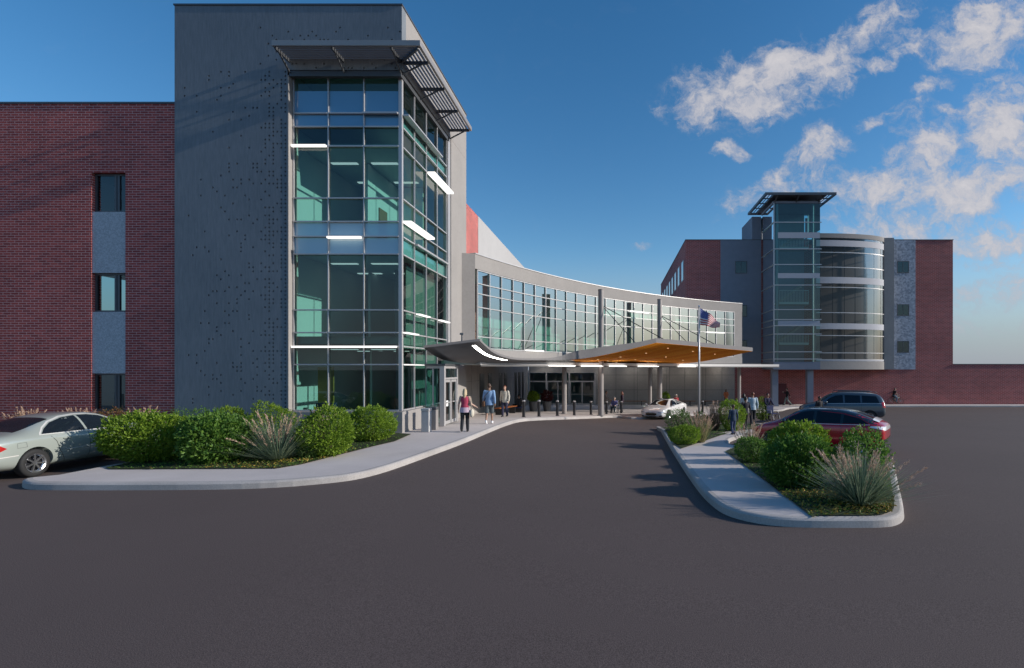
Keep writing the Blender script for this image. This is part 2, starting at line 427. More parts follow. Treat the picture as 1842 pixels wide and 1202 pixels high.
bedT = [(a0.x, a0.y), (a1.x, a1.y), (4.3, 23.2), (5.6, 25.2), (7.4, 26.6), (8.9, 27.8), (8.8, 29), (7.9, 30.6), (5.9, 30.1), (4.2, 28.2)]+[(p.x, p.y) for p in lef[::-1]]
sheet('planting_bed', bedT, .175, M_SOIL)

# ================================================================ corner tower
T = thing('glass_tower', 'tall grey corner tower with perforated panel wall and teal glass corner', 'building', (-12.4, 24, 0))
Y0, XL, XE, XR, ZT, ZH = 20.08, -16.74, -12.45, -8.1, 16.4, 13.95
CELL = .151
def perforated(mb, x0, x1, z0, z1, prob):
    nx = round((x1-x0)/CELL); nz = round((z1-z0)/CELL); dx = (x1-x0)/nx; dz = (z1-z0)/nz
    rnd = random.Random(4)
    for i in range(nx):
        run = None
        for j in range(nz+1):
            hole = j < nz and 0 < i < nx and rnd.random() < prob(x0+(i+.5)*dx, z0+(j+.5)*dz, nx-1-i)
            if j == nz or hole:
                if run is not None: xa, xb = x0+i*dx, x0+(i+1)*dx; za, zb = z0+run*dz, z0+j*dz; mb.face([(xa, Y0, za), (xb, Y0, za), (xb, Y0, zb), (xa, Y0, zb)]); run = None
                if hole:
                    xa, xb, za, zb = x0+i*dx, x0+(i+1)*dx, z0+j*dz, z0+(j+1)*dz
                    ha, hb, hc, hd = xa+dx*.31, xb-dx*.31, za+dz*.28, zb-dz*.28; yb = Y0+.045
                    O = [(xa, Y0, za), (xb, Y0, za), (xb, Y0, zb), (xa, Y0, zb)]; I = [(ha, Y0, hc), (hb, Y0, hc), (hb, Y0, hd), (ha, Y0, hd)]; B = [(x, yb, z) for x, _, z in I]
                    for k in range(4):
                        mb.face([O[k], O[(k+1) % 4], I[(k+1) % 4], I[k]]); mb.face([I[k], I[(k+1) % 4], B[(k+1) % 4], B[k]])
                    mb.face(B)
            elif run is None: run = j
PAT = [1.0, .62, .3, .55, .68, .5, .16, .12, .18, .24, .14, .22, .18, .18, .2, .10, .14, .09, .07, .1, .05, .05, .04, .03, .025, .02, .012, .01, 0, 0]
mb = MB()
perforated(mb, XL, XE, 0.0, ZH, lambda x, z, k: PAT[min(k, 28)]*(1.0 if z < 8 else .85 if z < 12 else .7) if z > .3 else 0)
perforated(mb, XL, XR, ZH, ZT, lambda x, z, k: 0 if z > 15.6 else ((.16 if z < 15.2 else .1) if x > -13 else .10*max(0, (x+14.6)/1.6) if x > -14.6 else 0))
yb = Y0+.40
mb.face([(XL, yb, 0), (XL, yb, ZT), (XR, yb, ZT), (XR, yb, ZH), (XE, yb, ZH), (XE, yb, 0)])
out = [(XL, 0), (XE, 0), (XE, ZH), (XR, ZH), (XR, ZT), (XL, ZT)]
for i in range(6):
    a, b = out[i], out[(i+1) % 6]
    mb.face([(b[0], Y0, b[1]), (a[0], Y0, a[1]), (a[0], yb, a[1]), (b[0], yb, b[1])], M_PANEL)
mb.build('perforated_wall', M_PANEL, T)
boxpart('corner_trim', T, M_BEIGE, (XE+.003, XE+.05, Y0-.01, Y0+.34, .97, ZH-.2), bevel=.006)
boxpart('coping', T, M_ALUD, (XL-.03, XR+.03, Y0-.03, Y0+.43, ZT+.002, ZT+.06), (XR-.43, XR+.03, Y0+.431, 28.83, ZT+.002, ZT+.06))
boxpart('side_wall', T, M_BEIGE, (XR-.4, XR, yb+.002, 28.8, ZH, ZT), (XR-.4, XR, 26.15, 28.8, 0, ZH-.002), bevel=.01)
boxparts('back_wall', T, M_PANEL, (XL, XL+.3, yb+.002, 29, 0, ZT), (XL+.301, XR-.41, 28.6, 29, 0, ZT))
boxpart('roof', T, M_ALUD, (XL+.31, XR-.41, yb+.01, 28.59, 15.7, 15.9))
boxpart('plinth', T, M_BEIGE, (XE+.002, XR+.03, Y0-.02, yb, 0, .95), (XR-.37, XR+.03, yb+.002, 24.2, 0, .95), bevel=.008)
ZS = [.985, 2.75, 3.45, 3.98, 4.85, 7.0, 7.68, 8.25, 9.15, 11.15, 11.9, 12.42, 13.9]
FY = Y0+.30; FX = XR-.16       # glass planes
cw = part('curtain_wall', T, lambda m: (m.face([(XE+.06, FY, .96), (FX, FY, .96), (FX, FY, ZH-.01), (XE+.06, FY, ZH-.01)], M_GLASS),
                                         m.face([(FX, FY, .96), (FX, 25.98, .96), (FX, 25.98, ZH-.01), (FX, FY, ZH-.01)], M_GLASL)))
mxs = [XE+.085, -11.03, -9.66, FX]
mys = [FY, 21.62, 22.98, 24.38, 25.75]
mb = MB()
for x in mxs[:3]: mb.box(x-.022, x+.022, FY-.075, FY-.006, .97, ZH-.02)
mb.box(FX-.06, FX+.075, FY-.075, FY+.06, .97, ZH-.02)
for y in mys[1:]: mb.box(FX+.006, FX+.075, y-.022, y+.022, .97, ZH-.02)
mb.box(FX-.1, FX+.12, 25.80, 26.14, .0, ZH-.02)
for k, z in enumerate(ZS):
    for i in range(3): mb.box(mxs[i]+.03, mxs[i+1]-(.03 if i < 2 else .063), FY-.095, FY-.006, z-.026, z+.026)
    for i in range(4): mb.box(FX+.006, FX+.095, mys[i]+(.062 if i == 0 else .03), mys[i+1]-.03, z-.026, z+.026)
mb.build('mullion_grid', M_ALU, cw, bevel=.004)
for a, b, m_ in ((7.03, 8.22, M_SPANG), (11.93, 13.3, M_SKYG)): part('spandrel_and_sky_glass', T, lambda m: m.face([(XE+.07, FY-.003, a), (FX-.06, FY-.003, a), (FX-.06, FY-.003, b), (XE+.07, FY-.003, b)]), m_)  # mid band is spandrel; upper panes carry the painted sky reflection
for a, b in ((7.03, 7.66), (11.93, 12.4)): part('spandrel_and_sky_glass', T, lambda m: m.face([(FX-.03, FY+.07, a), (FX-.03, 25.7, a), (FX-.03, 25.7, b), (FX-.03, FY+.07, b)]), M_SPANG)
# interior of the tower
boxparts('interior_floor', T, M_FLOOR, (XE+.05, FX-.1, FY+.1, 28.5, .155, .2), *[(XE+.05, FX-.1, FY+.22, 28.5, z, z+.3) for z in (3.55, 7.3, 11.95)])
boxparts('ceiling', T, M_CEIL, *[(XE+.05, FX-.14, FY+.32, 28.5, z, z+.1) for z in (3.42, 7.05, 11.3)], (XE+.05, FX-.14, FY+.1, 28.5, 14.0, 14.1))
boxparts('interior_wall', T, M_WHITE, (XE+.055, FX-.12, 27.2, 27.3, .21, 14.0), (XE-.2, XE+.04, FY+.11, 27.19, .21, 14.0))
boxparts('partition', T, M_WHITE, (-10.55, -10.43, 22.3, 27.1, 7.61, 11.25), (-10.42, -9.2, 25.3, 25.4, 7.61, 11.25), (-10.9, -10.8, 23.5, 27.1, .21, 3.4), (-11.3, -11.2, 24.2, 27.1, 3.86, 7.0))
boxparts('interior_door', T, M_DOORB, (-11.6, -10.75, 27.10, 27.18, 7.61, 9.7), (-10.425, -10.38, 23.3, 24.1, 7.61, 9.7))
boxparts('added_fill_panel', T, M_FILLG, *[(x, x+1.1, y, y+.18, z-.03, z-.003) for z in (3.42, 7.05, 11.3) for x, y in ((-12.0, 22.3), (-10.3, 22.3), (-12.0, 24.6), (-10.3, 24.6))])  # added glow panels that brighten the rooms, not real fittings
boxparts('sun_block', T, M_SUNBLK, (-8.8, -8.74, 22.6, 27.0, .21, 3.41), (-8.84, -8.78, 22.2, 27.0, 3.86, 7.03))  # added screens that keep sun patches out of the two lower floors
boxpart('poster_board', T, M_OCHRE, (-11.98, -11.35, 21.3, 21.36, .5, 2.66))
boxpart('waiting_bench', T, M_NAVY, (-11.9, -11.2, 21.0, 21.28, .95, 1.22))
boxparts('interior_column', T, M_ALUD, (-9.12, -8.86, 22.0, 22.26, .21, 3.41), (-10.0, -9.75, 24, 24.25, 3.86, 7.04))
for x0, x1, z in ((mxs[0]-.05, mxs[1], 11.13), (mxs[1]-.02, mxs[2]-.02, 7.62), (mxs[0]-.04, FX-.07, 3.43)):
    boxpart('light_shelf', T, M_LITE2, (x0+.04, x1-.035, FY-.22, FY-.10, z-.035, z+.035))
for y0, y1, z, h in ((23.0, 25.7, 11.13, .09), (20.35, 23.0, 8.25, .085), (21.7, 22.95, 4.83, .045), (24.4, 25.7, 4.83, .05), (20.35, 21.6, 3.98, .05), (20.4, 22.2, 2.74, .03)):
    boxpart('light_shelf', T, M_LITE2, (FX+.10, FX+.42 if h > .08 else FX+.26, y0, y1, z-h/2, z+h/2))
boxparts('sun_shelf', T, M_ALU, (FX+.10, FX+.32, 20.35, 24.4, 12.34, 12.40), (FX+.10, FX+.2, 21.6, 25.7, 7.62, 7.7), (mxs[2], FX-.07, FY-.2, FY-.10, 12.36, 12.42))
# louvred sunshade round the corner
sh = thing('tmp', None, None); bpy.data.objects.remove(sh)
SX, SY, SZ = -7.04, 19.1, 14.28
mb = MB()
mb.box(-12.42, SX, SY, SY+.1, SZ, SZ+.2); mb.box(SX-.1, SX, SY+.101, 26.0, SZ, SZ+.2)
ss = mb.build('sunshade', M_SHADE, T, bevel=.008)
mb = MB()
for k in range(6): y = SY+.22+k*.135; mb.box(-12.38, SX-.22-k*.14, y, y+.035, SZ+.03, SZ+.15)
for k in range(6): x = SX-.25-k*.14; mb.box(x, x+.035, SY+.24+k*.135, 25.95, SZ+.03, SZ+.15)
mb.build('louvre_blade', M_SHADE, ss)
for x in (-12.36, -10.3, -8.15):
    part('sunshade_bracket', ss, lambda m: (bar(m, (x, SY+.1, SZ+.0), (x, Y0-.02, SZ+.0), .06, .12), bar(m, (x, SY+.35, SZ-.05), (x, Y0-.01, SZ-.42), .05, .05)), M_ALUD)
for y in (20.2, 22.1, 24.0, 25.9):
    part('sunshade_bracket', ss, lambda m: (bar(m, (SX-.1, y, SZ), (XR+.01, y, SZ), .07, .12), bar(m, (SX-.35, y, SZ-.05), (XR+.0, y, SZ-.42), .05, .05)), M_ALUD)
part('sunshade_bracket', ss, lambda m: bar(m, (SX-.1, SY+.1, SZ-.02), (XR, Y0, SZ-.02), .06, .1), M_ALUD)
boxpart('head_beam', T, M_ALUD, (XE+.06, FX+.12, FY-.28, FY-.10, ZH-.22, ZH-.02), (FX+.0, FX+.12, FY-.09, 25.98, ZH-.22, ZH-.02))
# entrance vestibule on the drive side
vd = boxpart('vestibule_frame', T, M_ALU, (-7.45, -7.25, 22.45, 22.65, .15, 2.72), (-7.40, -7.28, 24.4, 24.52, .15, 2.72), (-7.40, -7.28, 22.652, 24.398, 2.6, 2.72),
             (-7.38, -7.29, 22.652, 24.398, 2.12, 2.2), (XR+.04, -7.452, 22.5, 22.58, .15, .24), (XR+.04, -7.452, 22.5, 22.58, 2.6, 2.72), (-7.78, -7.72, 22.5, 22.57, .25, 2.59), bevel=.004)
part('vestibule_glass', T, lambda m: (m.face([(XR+.05, 22.54, .2), (-7.45, 22.54, .2), (-7.45, 22.54, 2.6), (XR+.05, 22.54, 2.6)]), m.face([(-7.34, 22.66, 2.2), (-7.34, 24.4, 2.2), (-7.34, 24.4, 2.6), (-7.34, 22.66, 2.6)]),
                                      m.face([(XR+.05, 24.46, .2), (-7.41, 24.46, .2), (-7.41, 24.46, 2.6), (XR+.05, 24.46, 2.6)])), M_GLASS)
boxpart('vestibule_roof', T, M_ALUD, (XR+.01, -7.2, 22.4, 24.6, 2.722, 2.8))
dr = part('door', T, lambda m: (m.box(-7.37, -7.31, 22.68, 22.78, .18, 2.1, M_ALU), m.box(-7.37, -7.31, 23.42, 23.52, .18, 2.1, M_ALU), m.box(-7.37, -7.31, 22.782, 23.418, .18, .32, M_ALU), m.box(-7.37, -7.31, 22.782, 23.418, 2.0, 2.1, M_ALU),
                                m.box(-7.37, -7.31, 23.6, 23.7, .18, 2.1, M_ALU), m.box(-7.37, -7.31, 24.28, 24.38, .18, 2.1, M_ALU), m.box(-7.37, -7.31, 23.702, 24.278, .18, .32, M_ALU), m.box(-7.37, -7.31, 23.702, 24.278, 2.0, 2.1, M_ALU),
                                m.box(-7.345, -7.335, 22.781, 23.419, .321, 1.999, M_GLASS), m.box(-7.345, -7.335, 23.701, 24.279, .321, 1.999, M_GLASS)))
boxparts('push_bar', dr, M_ALU, (-7.30, -7.26, 22.8, 23.42, 1.1, 1.14), (-7.30, -7.26, 23.7, 24.28, 1.1, 1.14))
boxpart('notice', dr, M_PAPER, (-7.334, -7.328, 22.95, 23.22, .95, 1.2))

# ================================================================ brick wing behind and left of the tower
W = thing('brick_wing', 'long three storey red brick wing with one column of windows beside the tower', 'building', (-30, 30, 0))
BY = 20.2; wx0, wx1 = -20.02, -18.72; BZ = 12.72
zw = [(.96, 2.41), (4.77, 6.26), (8.60, 10.09)]
boxpart('front_wall', W, M_BRICK, (-75, wx0, BY, BY+.4, -.3, BZ), (wx1, XL-.004, BY, BY+.4, -.3, BZ), (wx0+.002, wx1-.002, BY, BY+.4, -.3, zw[0][0]), (wx0+.002, wx1-.002, BY, BY+.4, zw[2][1], BZ))
boxpart('coping', W, M_ALUD, (-75, XL-.035, BY-.03, BY+.44, BZ+.002, BZ+.07))
for a, b in ((zw[0][1], zw[1][0]), (zw[1][1], zw[2][0])): boxpart('spandrel_panel', W, M_SPAN, (wx0+.002, wx1-.002, BY+.03, BY+.38, a+.002, b-.002))
for a, b in zw:
    mb = MB()
    for x0, x1 in ((wx0+.004, wx0+.07), (-19.27, -19.19), (-19.15, -19.07), (wx1-.05, wx1-.004)): mb.box(x0, x1, BY+.14, BY+.22, a+.07, b-.07)
    mb.box(wx0+.004, wx1-.004, BY+.14, BY+.22, a+.004, a+.068); mb.box(wx0+.004, wx1-.004, BY+.14, BY+.22, b-.068, b-.004); mb.box(-19.189, -19.151, BY+.16, BY+.2, a+.07, b-.07)
    w = mb.build('window', M_ALUD, W)
    part('pane', w, lambda m: m.face([(wx0+.02, BY+.18, a+.05), (wx1-.02, BY+.18, a+.05), (wx1-.02, BY+.18, b-.05), (wx0+.02, BY+.18, b-.05)]), M_GLASD)
boxparts('window_blind', W, M_PAPER, (-19.72, -19.35, BY+.6, BY+.62, 1.0, 1.6), (-19.0, -18.75, BY+.6, BY+.62, 1.0, 1.6))
boxparts('interior_room', W, M_CEIL, *[(wx0-.6, wx1+.6, BY+2.2, BY+2.3, a-.4, b+.2) for a, b in zw], *[(wx0-.6, wx1+.6, BY+.42, BY+2.19, b+.05, b+.2) for a, b in zw], *[(wx0-.6, wx1+.6, BY+.42, BY+2.19, a-.45, a-.3) for a, b in zw])
EX = -9.1
boxpart('east_wall', W, M_BRICK, (EX-.4, EX, 28.82, 35.1, 3.2, BZ))
boxpart('pale_wall', W, M_PALE, (EX-.4, EX+.02, 35.102, 54.6, 3.2, BZ))
boxpart('roof', W, M_ALUD, (-75, EX-.41, BY+.41, 54.6, BZ-.6, BZ-.4))
for y0, y1, z0, z1 in ((35.3, 36.5, 8.6, 9.35), (36.9, 37.6, 8.6, 9.3), (40, 41.2, 8.4, 9.0)):
    w = boxpart('window', W, M_ALUD, (EX+.021, EX+.05, y0, y1, z0, z1)); boxpart('pane', w, M_GLASD, (EX+.052, EX+.058, y0+.06, y1-.06, z0+.06, z1-.06))
boxpart('panel_wall', W, M_BEIGE, (EX-.4, EX+.03, 28.82, 55.2, -1.6, 3.1))
for px0, px1 in ((862, 870), (877, 884), (897, 902.5), (906, 911), (925, 929), (931.5, 935.5), (938, 941)):
    y0, y1 = EX*FPX/(px0-CX), EX*FPX/(px1-CX); boxpart('slot_window', W, M_BLKM, (EX+.031, EX+.06, y0, y1, gz(EX, y0)+.5, 2.25))
mb = MB()
for y in np.arange(30.3, 54, 1.55): mb.box(EX+.031, EX+.036, y, y+.025, -1.2, 3.1)
mb.box(EX+.031, EX+.036, 28.9, 55, 1.78, 1.80); mb.build('panel_joint', M_ALUD, W)

# ================================================================ curved link
L = thing('curved_link', 'curved upper storey of green glass with pale concrete parapet joining the two buildings', 'building', (0, 45, 0))
AC = Vector((30.8, 13.7, 0)); AR = 41.0; A0, A1 = 159.2, 117.2
def pol(a, r, z=0.0): return Vector((AC.x+r*math.cos(R(a)), AC.y+r*math.sin(R(a)), z))
def clipx(p):
    return Vector((max(p.x, EX+.05), min(p.y, 55.1), p.z))
def ringwall(mb, a0, a1, r0, r1, z0, z1, n=40, clip=False, mat=None):
    rows = []
    for i in range(n+1):
        a = a0+(a1-a0)*i/n
        q = [pol(a, r0, z0), pol(a, r1, z0), pol(a, r1, z1), pol(a, r0, z1)]
        if clip: q = [q[0], clipx(q[1]), clipx(q[2]), q[3]]
        rows.append(q)
    mb.strip(rows, mat, closed=True)
    mb.face(rows[0][::-1], mat); mb.face(rows[-1], mat)
part('parapet', L, lambda m: ringwall(m, A0, A1, AR-.06, AR+.3, 7.95, 8.73), M_BEIGE, merge=True)
part('coping', L, lambda m: ringwall(m, A0, A1, AR-.1, AR+.34, 8.732, 8.79), M_ALU, merge=True)
part('floor_fascia', L, lambda m: ringwall(m, A0, A1, AR-.06, AR+.3, 3.06, 3.66), M_BEIGE, merge=True)
part('floor_slab', L, lambda m: ringwall(m, A0, A1, AR+.302, AR+6.5, 3.1, 3.6, clip=True), M_FLOOR)
part('roof', L, lambda m: ringwall(m, A0, A1, AR+.302, AR+7.0, 8.1, 8.35, clip=True), M_CEIL)
part('interior_wall', L, lambda m: ringwall(m, 152, A1, AR+4.4, AR+4.55, 3.61, 8.09, clip=True), M_WHITE)
part('bulkhead', L, lambda m: ringwall(m, 139, A1, AR+1.3, AR+1.4, 6.75, 8.09), M_WHITE)
NP = 26
angs = [A0-.35+(A1+1.3-A0+.35)*i/NP for i in range(NP+1)]
part('end_wall', L, lambda m: ringwall(m, A1+1.25, A1, AR-.05, AR+.29, 3.662, 7.948, n=1), M_BEIGE)
part('end_return', L, lambda m: m.prism([tuple(pol(A1, AR-.06)[:2]), tuple(pol(A1, AR+.3)[:2]), (pol(A1, AR+.3).x-.1, 55.9), (pol(A1, AR+.3).x+.25, 55.9)], 3.06, 8.73), M_BEIGE)
gl = part('curtain_wall', L, lambda m: m.strip([[pol(a, AR+.02, 3.67), pol(a, AR+.02, 7.94)] for a in angs]), M_GLASK)
part('end_pier', L, lambda m: m.prism([(-8.095, 27.95), (-7.47, 28.235), (-7.86, 29.2), (-8.095, 29.2)], 3.07, 8.722), M_BEIGE)
LZ = [3.70, 4.32, 5.92, 6.65, 7.2, 7.91]
mb = MB()
for i, a in enumerate(angs): bar(mb, pol(a, AR-.02, 3.67), pol(a, AR-.02, 7.94), .05, .07, up=(math.cos(R(a)), math.sin(R(a)), 0))
for z in LZ:
    for i in range(NP): bar(mb, pol(angs[i], AR-.015, z), pol(angs[i+1], AR-.015, z), .062, .05)
mb.build('mullion_grid', M_ALU, gl)
for a in (150, 142.5, 135, 127.5, 121): part('interior_column', L, lambda m: m.tube([pol(a, AR+1.0, 3.62), pol(a, AR+1.0, 8.08)], .2, 12), M_ALUD)
for a in (145.5, 139.5, 131.5): p = pol(a, AR+4.3); mx = Matrix.Translation(p) @ Matrix.Rotation(R(a), 4, 'Z'); part('interior_door', L, lambda m: m.box(-.03, .0, -.5, .5, 3.61, 5.7, mx=mx), M_DOORB)
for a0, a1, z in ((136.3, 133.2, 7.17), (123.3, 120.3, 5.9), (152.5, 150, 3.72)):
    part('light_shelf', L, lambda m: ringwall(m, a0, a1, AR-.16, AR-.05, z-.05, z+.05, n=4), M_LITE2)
part('soffit_slab', L, lambda m: ringwall(m, 163.2, 113.5, AR-2.2, AR-.07, 2.78, 2.98, n=50), M_ALU)
mb = MB(); ringwall(mb, 163.2, 113.5, AR-2.22, AR-2.16, 2.70, 2.779, n=50); ringwall(mb, A0, 114, AR-.069, AR+7, 2.85, 3.05, n=40, clip=True)
mb.build('soffit', M_CANO, L)
for a0, a1 in ((153.5, 149.5), (148.3, 144.8), (143.6, 140.8), (138.6, 135.2), (131.5, 128.5)):
    part('linear_light', L, lambda m: ringwall(m, a0, a1, AR-2.38, AR-2.23, 2.745, 2.775, n=8), M_STRIP)
for a0, a1 in ((150, 140), (138, 128), (126, 117)):
    for x in ([-8, -5, -2] if a0 == 150 else [1, 4] if a0 == 138 else [7, 10]): boxpart('wall_washer', L, M_LIGHT, (x, x+1.5, 54.3, 54.4, 2.80, 2.848))
# ground floor entrance under the link
boxpart('entrance_wall', L, M_BEIGE, (-2.0, 12.55, 55.3, 55.6, -1.6, 3.0), (-9.0, -2.003, 55.3, 55.6, 2.15, 3.0))
mb = MB()
for x in (0.1, 2.0, 2.35, 3.9, 5.4, 5.7, 7.3, 9.2, 9.5, 11.2): mb.box(x, x+.03, 55.28, 55.298, -1.2, 3.0)
mb.box(-1.9, 12.5, 55.282, 55.298, .35, .38); mb.box(-1.9, 12.5, 55.282, 55.298, 1.9, 1.93); mb.build('panel_joint', M_ALUD, L)
boxparts('lobby_wall', L, M_CEIL, (-9.0, -2.0, 58.5, 58.6, -1.25, 2.2), (-9.0, -2.0, 55.7, 58.49, 2.1, 2.14), (-9, -2, 55.7, 58.49, -1.3, -1.19), (-9.2, -9.01, 55.4, 58.5, -1.2, 2.1), (-1.99, -1.8, 55.61, 58.5, -1.2, 2.1))
boxpart('entrance_frame', L, M_ALU, (-9.0, -2.003, 55.35, 55.5, 1.18, 1.3), (-7.25, -7.1, 55.34, 55.5, -1.2, 2.14), (-4.85, -4.7, 55.34, 55.5, -1.2, 2.14), (-2.15, -2.01, 55.34, 55.5, -1.2, 2.14), (-8.99, -8.9, 55.34, 55.5, -1.2, 2.14))
part('entrance_glass', L, lambda m: (m.face([(-8.9, 55.42, -1.2), (-7.26, 55.42, -1.2), (-7.26, 55.42, 1.17), (-8.9, 55.42, 1.17)]), m.face([(-8.9, 55.42, 1.31), (-2.2, 55.42, 1.31), (-2.2, 55.42, 2.13), (-8.9, 55.42, 2.13)])), M_GLASD)
for x0, x1 in ((-7.08, -4.87), (-4.68, -2.17)):
    xm = (x0+x1)/2; d = boxpart('sliding_door', L, M_ALU, (x0, x0+.07, 55.36, 55.44, -1.18, 1.17), (x1-.07, x1, 55.36, 55.44, -1.18, 1.17), (xm-.05, xm+.05, 55.36, 55.44, -1.18, 1.17), (x0+.072, xm-.052, 55.37, 55.43, -1.18, -1.05), (xm+.052, x1-.072, 55.37, 55.43, -1.18, -1.05), (x0+.072, xm-.052, 55.38, 55.42, -.12, -.08), (xm+.052, x1-.072, 55.38, 55.42, -.12, -.08))
    part('pane', d, lambda m: m.face([(x0+.03, 55.405, -1.1), (x1-.03, 55.405, -1.1), (x1-.03, 55.405, 1.17), (x0+.03, 55.405, 1.17)]), M_GLASD)
for x, y, z1, r in ((-3.4, 35.6, 2.84, .16), (3.0, 45.0, 2.84, .16), (12.05, 51.2, 2.84, .17)):
    part('column', L, lambda m: (m.tube([(x, y, gz(x, y)+.15), (x, y, z1)], r, 16), m.tube([(x, y, gz(x, y)+.15), (x, y, gz(x, y)+.2)], r+.06, 16)), M_COLM)

# ================================================================ canopy
K = thing('entrance_canopy', 'swooping entrance canopy with orange wood soffit hung from tall steel masts over the drive', 'canopy', (0, 34, 0))
fe = [ats(863, 613.5, 42), ats(874, 624, 41), ats(888, 635, 39.5), ats(908, 643, 37.5), ats(935, 647.5, 35), ats(1000, 648, 31), ats(1040, 646, 30.2), ats(1080, 640, 29.6), ats(1130, 629, 28.8), ats(1180, 616.5, 28)]
be = [ats(762, 626, 43), ats(778, 638, 42.5), ats(800, 648, 41.5), ats(835, 653.5, 39), ats(887, 655, 36), ats(1000, 653.5, 28), ats(1080, 653.2, 24.6), ats(1160, 653.5, 22.4), ats(1250, 652, 22.2), ats(1354, 632, 22.8)]
fe, be = catmull(fe, 8), catmull(be, 8)
TH = lambda i: .10+.42*sstep((i-36)/14)*(1-.55*sstep((i-55)/16))
NI = len(fe); ISP = 44
def ribbon(i0, i1, lo, hi, inset=0.0):
    mb = MB(); rows = []
    for i in range(i0, i1+1):
        f, b = fe[i], be[i]; t = (b-f).normalized()*inset; row = []
        for k in range(7): p = (f+t).lerp(b-t, k/6); row.append(p+Vector((0, 0, lo(i))))
        for k in range(6, -1, -1): p = (f+t).lerp(b-t, k/6); row.append(p+Vector((0, 0, hi(i))))
        rows.append(row)
    mb.strip(rows, None, closed=True); mb.face(rows[0][::-1]); mb.face(rows[-1]); return mb
ribbon(0, NI-1, lambda i: .0, TH).build('canopy_shell', M_CFAS, K, merge=True)
ribbon(0, ISP, lambda i: -.012, lambda i: -.003, .04).build('dark_soffit', M_CANO, K, merge=True, smooth=True)
ws = ribbon(ISP+1, NI-1, lambda i: -.012, lambda i: -.003, .04).build('wood_soffit', M_WOOD, K, merge=True)
for i in (52, 58, 64, 69):
    for f in (.22, .5, .78):
        p = fe[i].lerp(be[i], f)+Vector((0, 0, -.02)); part('downlight', ws, lambda m: m.tube([p+Vector((0, 0, -.004)), p+Vector((0, 0, .006))], .06, 12), M_DOWN)
rows = []
for i in range(4, 30):
    f, b = fe[i], be[i]; rows.append([f.lerp(b, u)+Vector((0, 0, -.02)) for u in (.13, .2)])
mb = MB(); mb.strip(rows); mb.build('light_strip', M_LIGHT, K)
mast = [(-.95, 36.0, 7.95), (3.58, 42.2, 8.1)]
for x, y, z in mast:
    part('mast', K, lambda m: (m.tube([(x, y, gz(x, y)+.15), (x, y, z)], .19, 18), m.tube([(x, y, gz(x, y)+.15), (x, y, gz(x, y)+.22)], .27, 18), m.tube([(x, y, z), (x, y, z+.03)], .21, 18)), M_COLM)
m0, m1 = Vector(mast[0]), Vector(mast[1])
for a, b in ((m0-Vector((-.15, 0, 1.1)), fe[NI-1].lerp(be[NI-1], .12)+Vector((-.4, 0, .3))), (m0-Vector((-.15, 0, 1.15)), fe[62].lerp(be[62], .3)+Vector((0, 0, .3))),
             (m1-Vector((-.15, 0, 1.3)), fe[NI-1].lerp(be[NI-1], .6)+Vector((-.3, 0, .3))), (m1-Vector((-.15, 0, 1.35)), fe[66].lerp(be[66], .85)+Vector((0, 0, .3)))):
    part('stay_rod', K, lambda m: m.tube([a, b], .028, 6), M_BLKM)
p = ats(831, 617, 41); boxpart('anchor_post', K, M_COLM, (p.x-.03, p.x+.03, p.y-.03, p.y+.03, p.z-.15, p.z+.35), (p.x-.08, p.x+.08, p.y-.05, p.y+.05, p.z+.352, p.z+.44))

# ================================================================ far building
B = thing('stair_tower_building', 'far brick and slate blue building with glass stair tower and curved glass bay', 'building', (24, 62, -1.3))
FYB = 56.0; X0, X1, X2, X3, X4, X5, XB = 7.5, 11.2, 15.5, 29.06, 31.85, 35.85, 90.0; GZ = -1.5; FT = 16.2
boxpart('brick_wall', B, M_BRICK2, (X0, X5, FYB, FYB+.5, GZ, FT), (X5+.002, XB, FYB, FYB+.5, GZ, 3.02), (X0, X0+.5, FYB+.502, 86, GZ, FT), (X5-.5, X5, FYB+.502, 86, 3, FT))
boxpart('coping', B, M_ALUD, (X0-.04, X5+.04, FYB-.05, FYB+.54, FT+.002, FT+.08), (X5+.045, XB, FYB-.05, FYB+.54, 3.022, 3.09), (X0-.04, X0+.54, FYB+.545, 86, FT+.002, FT+.08))
boxparts('roof', B, M_ALUD, (X0+.51, X5-.51, FYB+.51, 86, FT-.5, FT-.3), (X5+.01, XB, FYB+.51, 86, 2.6, 2.8))
boxpart('slate_cladding', B, M_GREY2, (X1, X2, FYB-.06, FYB-.003, 2.9, FT-.01))
boxpart('speckled_cladding', B, M_SPAN2, (X3, X4, FYB-.06, FYB-.003, 2.5, FT-.01))
for px0, px1, tops in ((1322, 1343.5, ((470, 492.5), (549, 570), (612, 634))), (1613, 1634.5, ((470, 491.5), (547.5, 568.5), (613.5, 634.5)))):
    for y0, y1 in tops:
        a = at(px0, y0, FYB); b = at(px1, y1, FYB)
        w = boxpart('window', B, M_ALUD, (a.x, a.x+.07, FYB-.1, FYB-.062, b.z, a.z), (b.x-.07, b.x, FYB-.1, FYB-.062, b.z, a.z), (a.x+.072, b.x-.072, FYB-.1, FYB-.062, b.z, b.z+.07), (a.x+.072, b.x-.072, FYB-.1, FYB-.062, a.z-.07, a.z), (a.x+.6, a.x+.65, FYB-.09, FYB-.062, b.z+.072, a.z-.072))
        boxpart('pane', w, M_GLASD, (a.x+.04, b.x-.04, FYB-.075, FYB-.068, b.z+.04, a.z-.04))
for k in range(8):
    for z in (4.2, 8.2, 12.2):
        w = boxpart('side_window', B, M_ALU, (X0-.06, X0-.003, 57.4+k*3.4, 59+k*3.4, z, z+2.2)); boxpart('pane', w, M_GLASD, (X0-.075, X0-.062, 57.5+k*3.4, 58.9+k*3.4, z+.1, z+2.1))
boxpart('service_door', B, M_REDDR, (17.05, 18.2, FYB-.05, FYB-.003, gz(17, 56)+.15, 1.0))
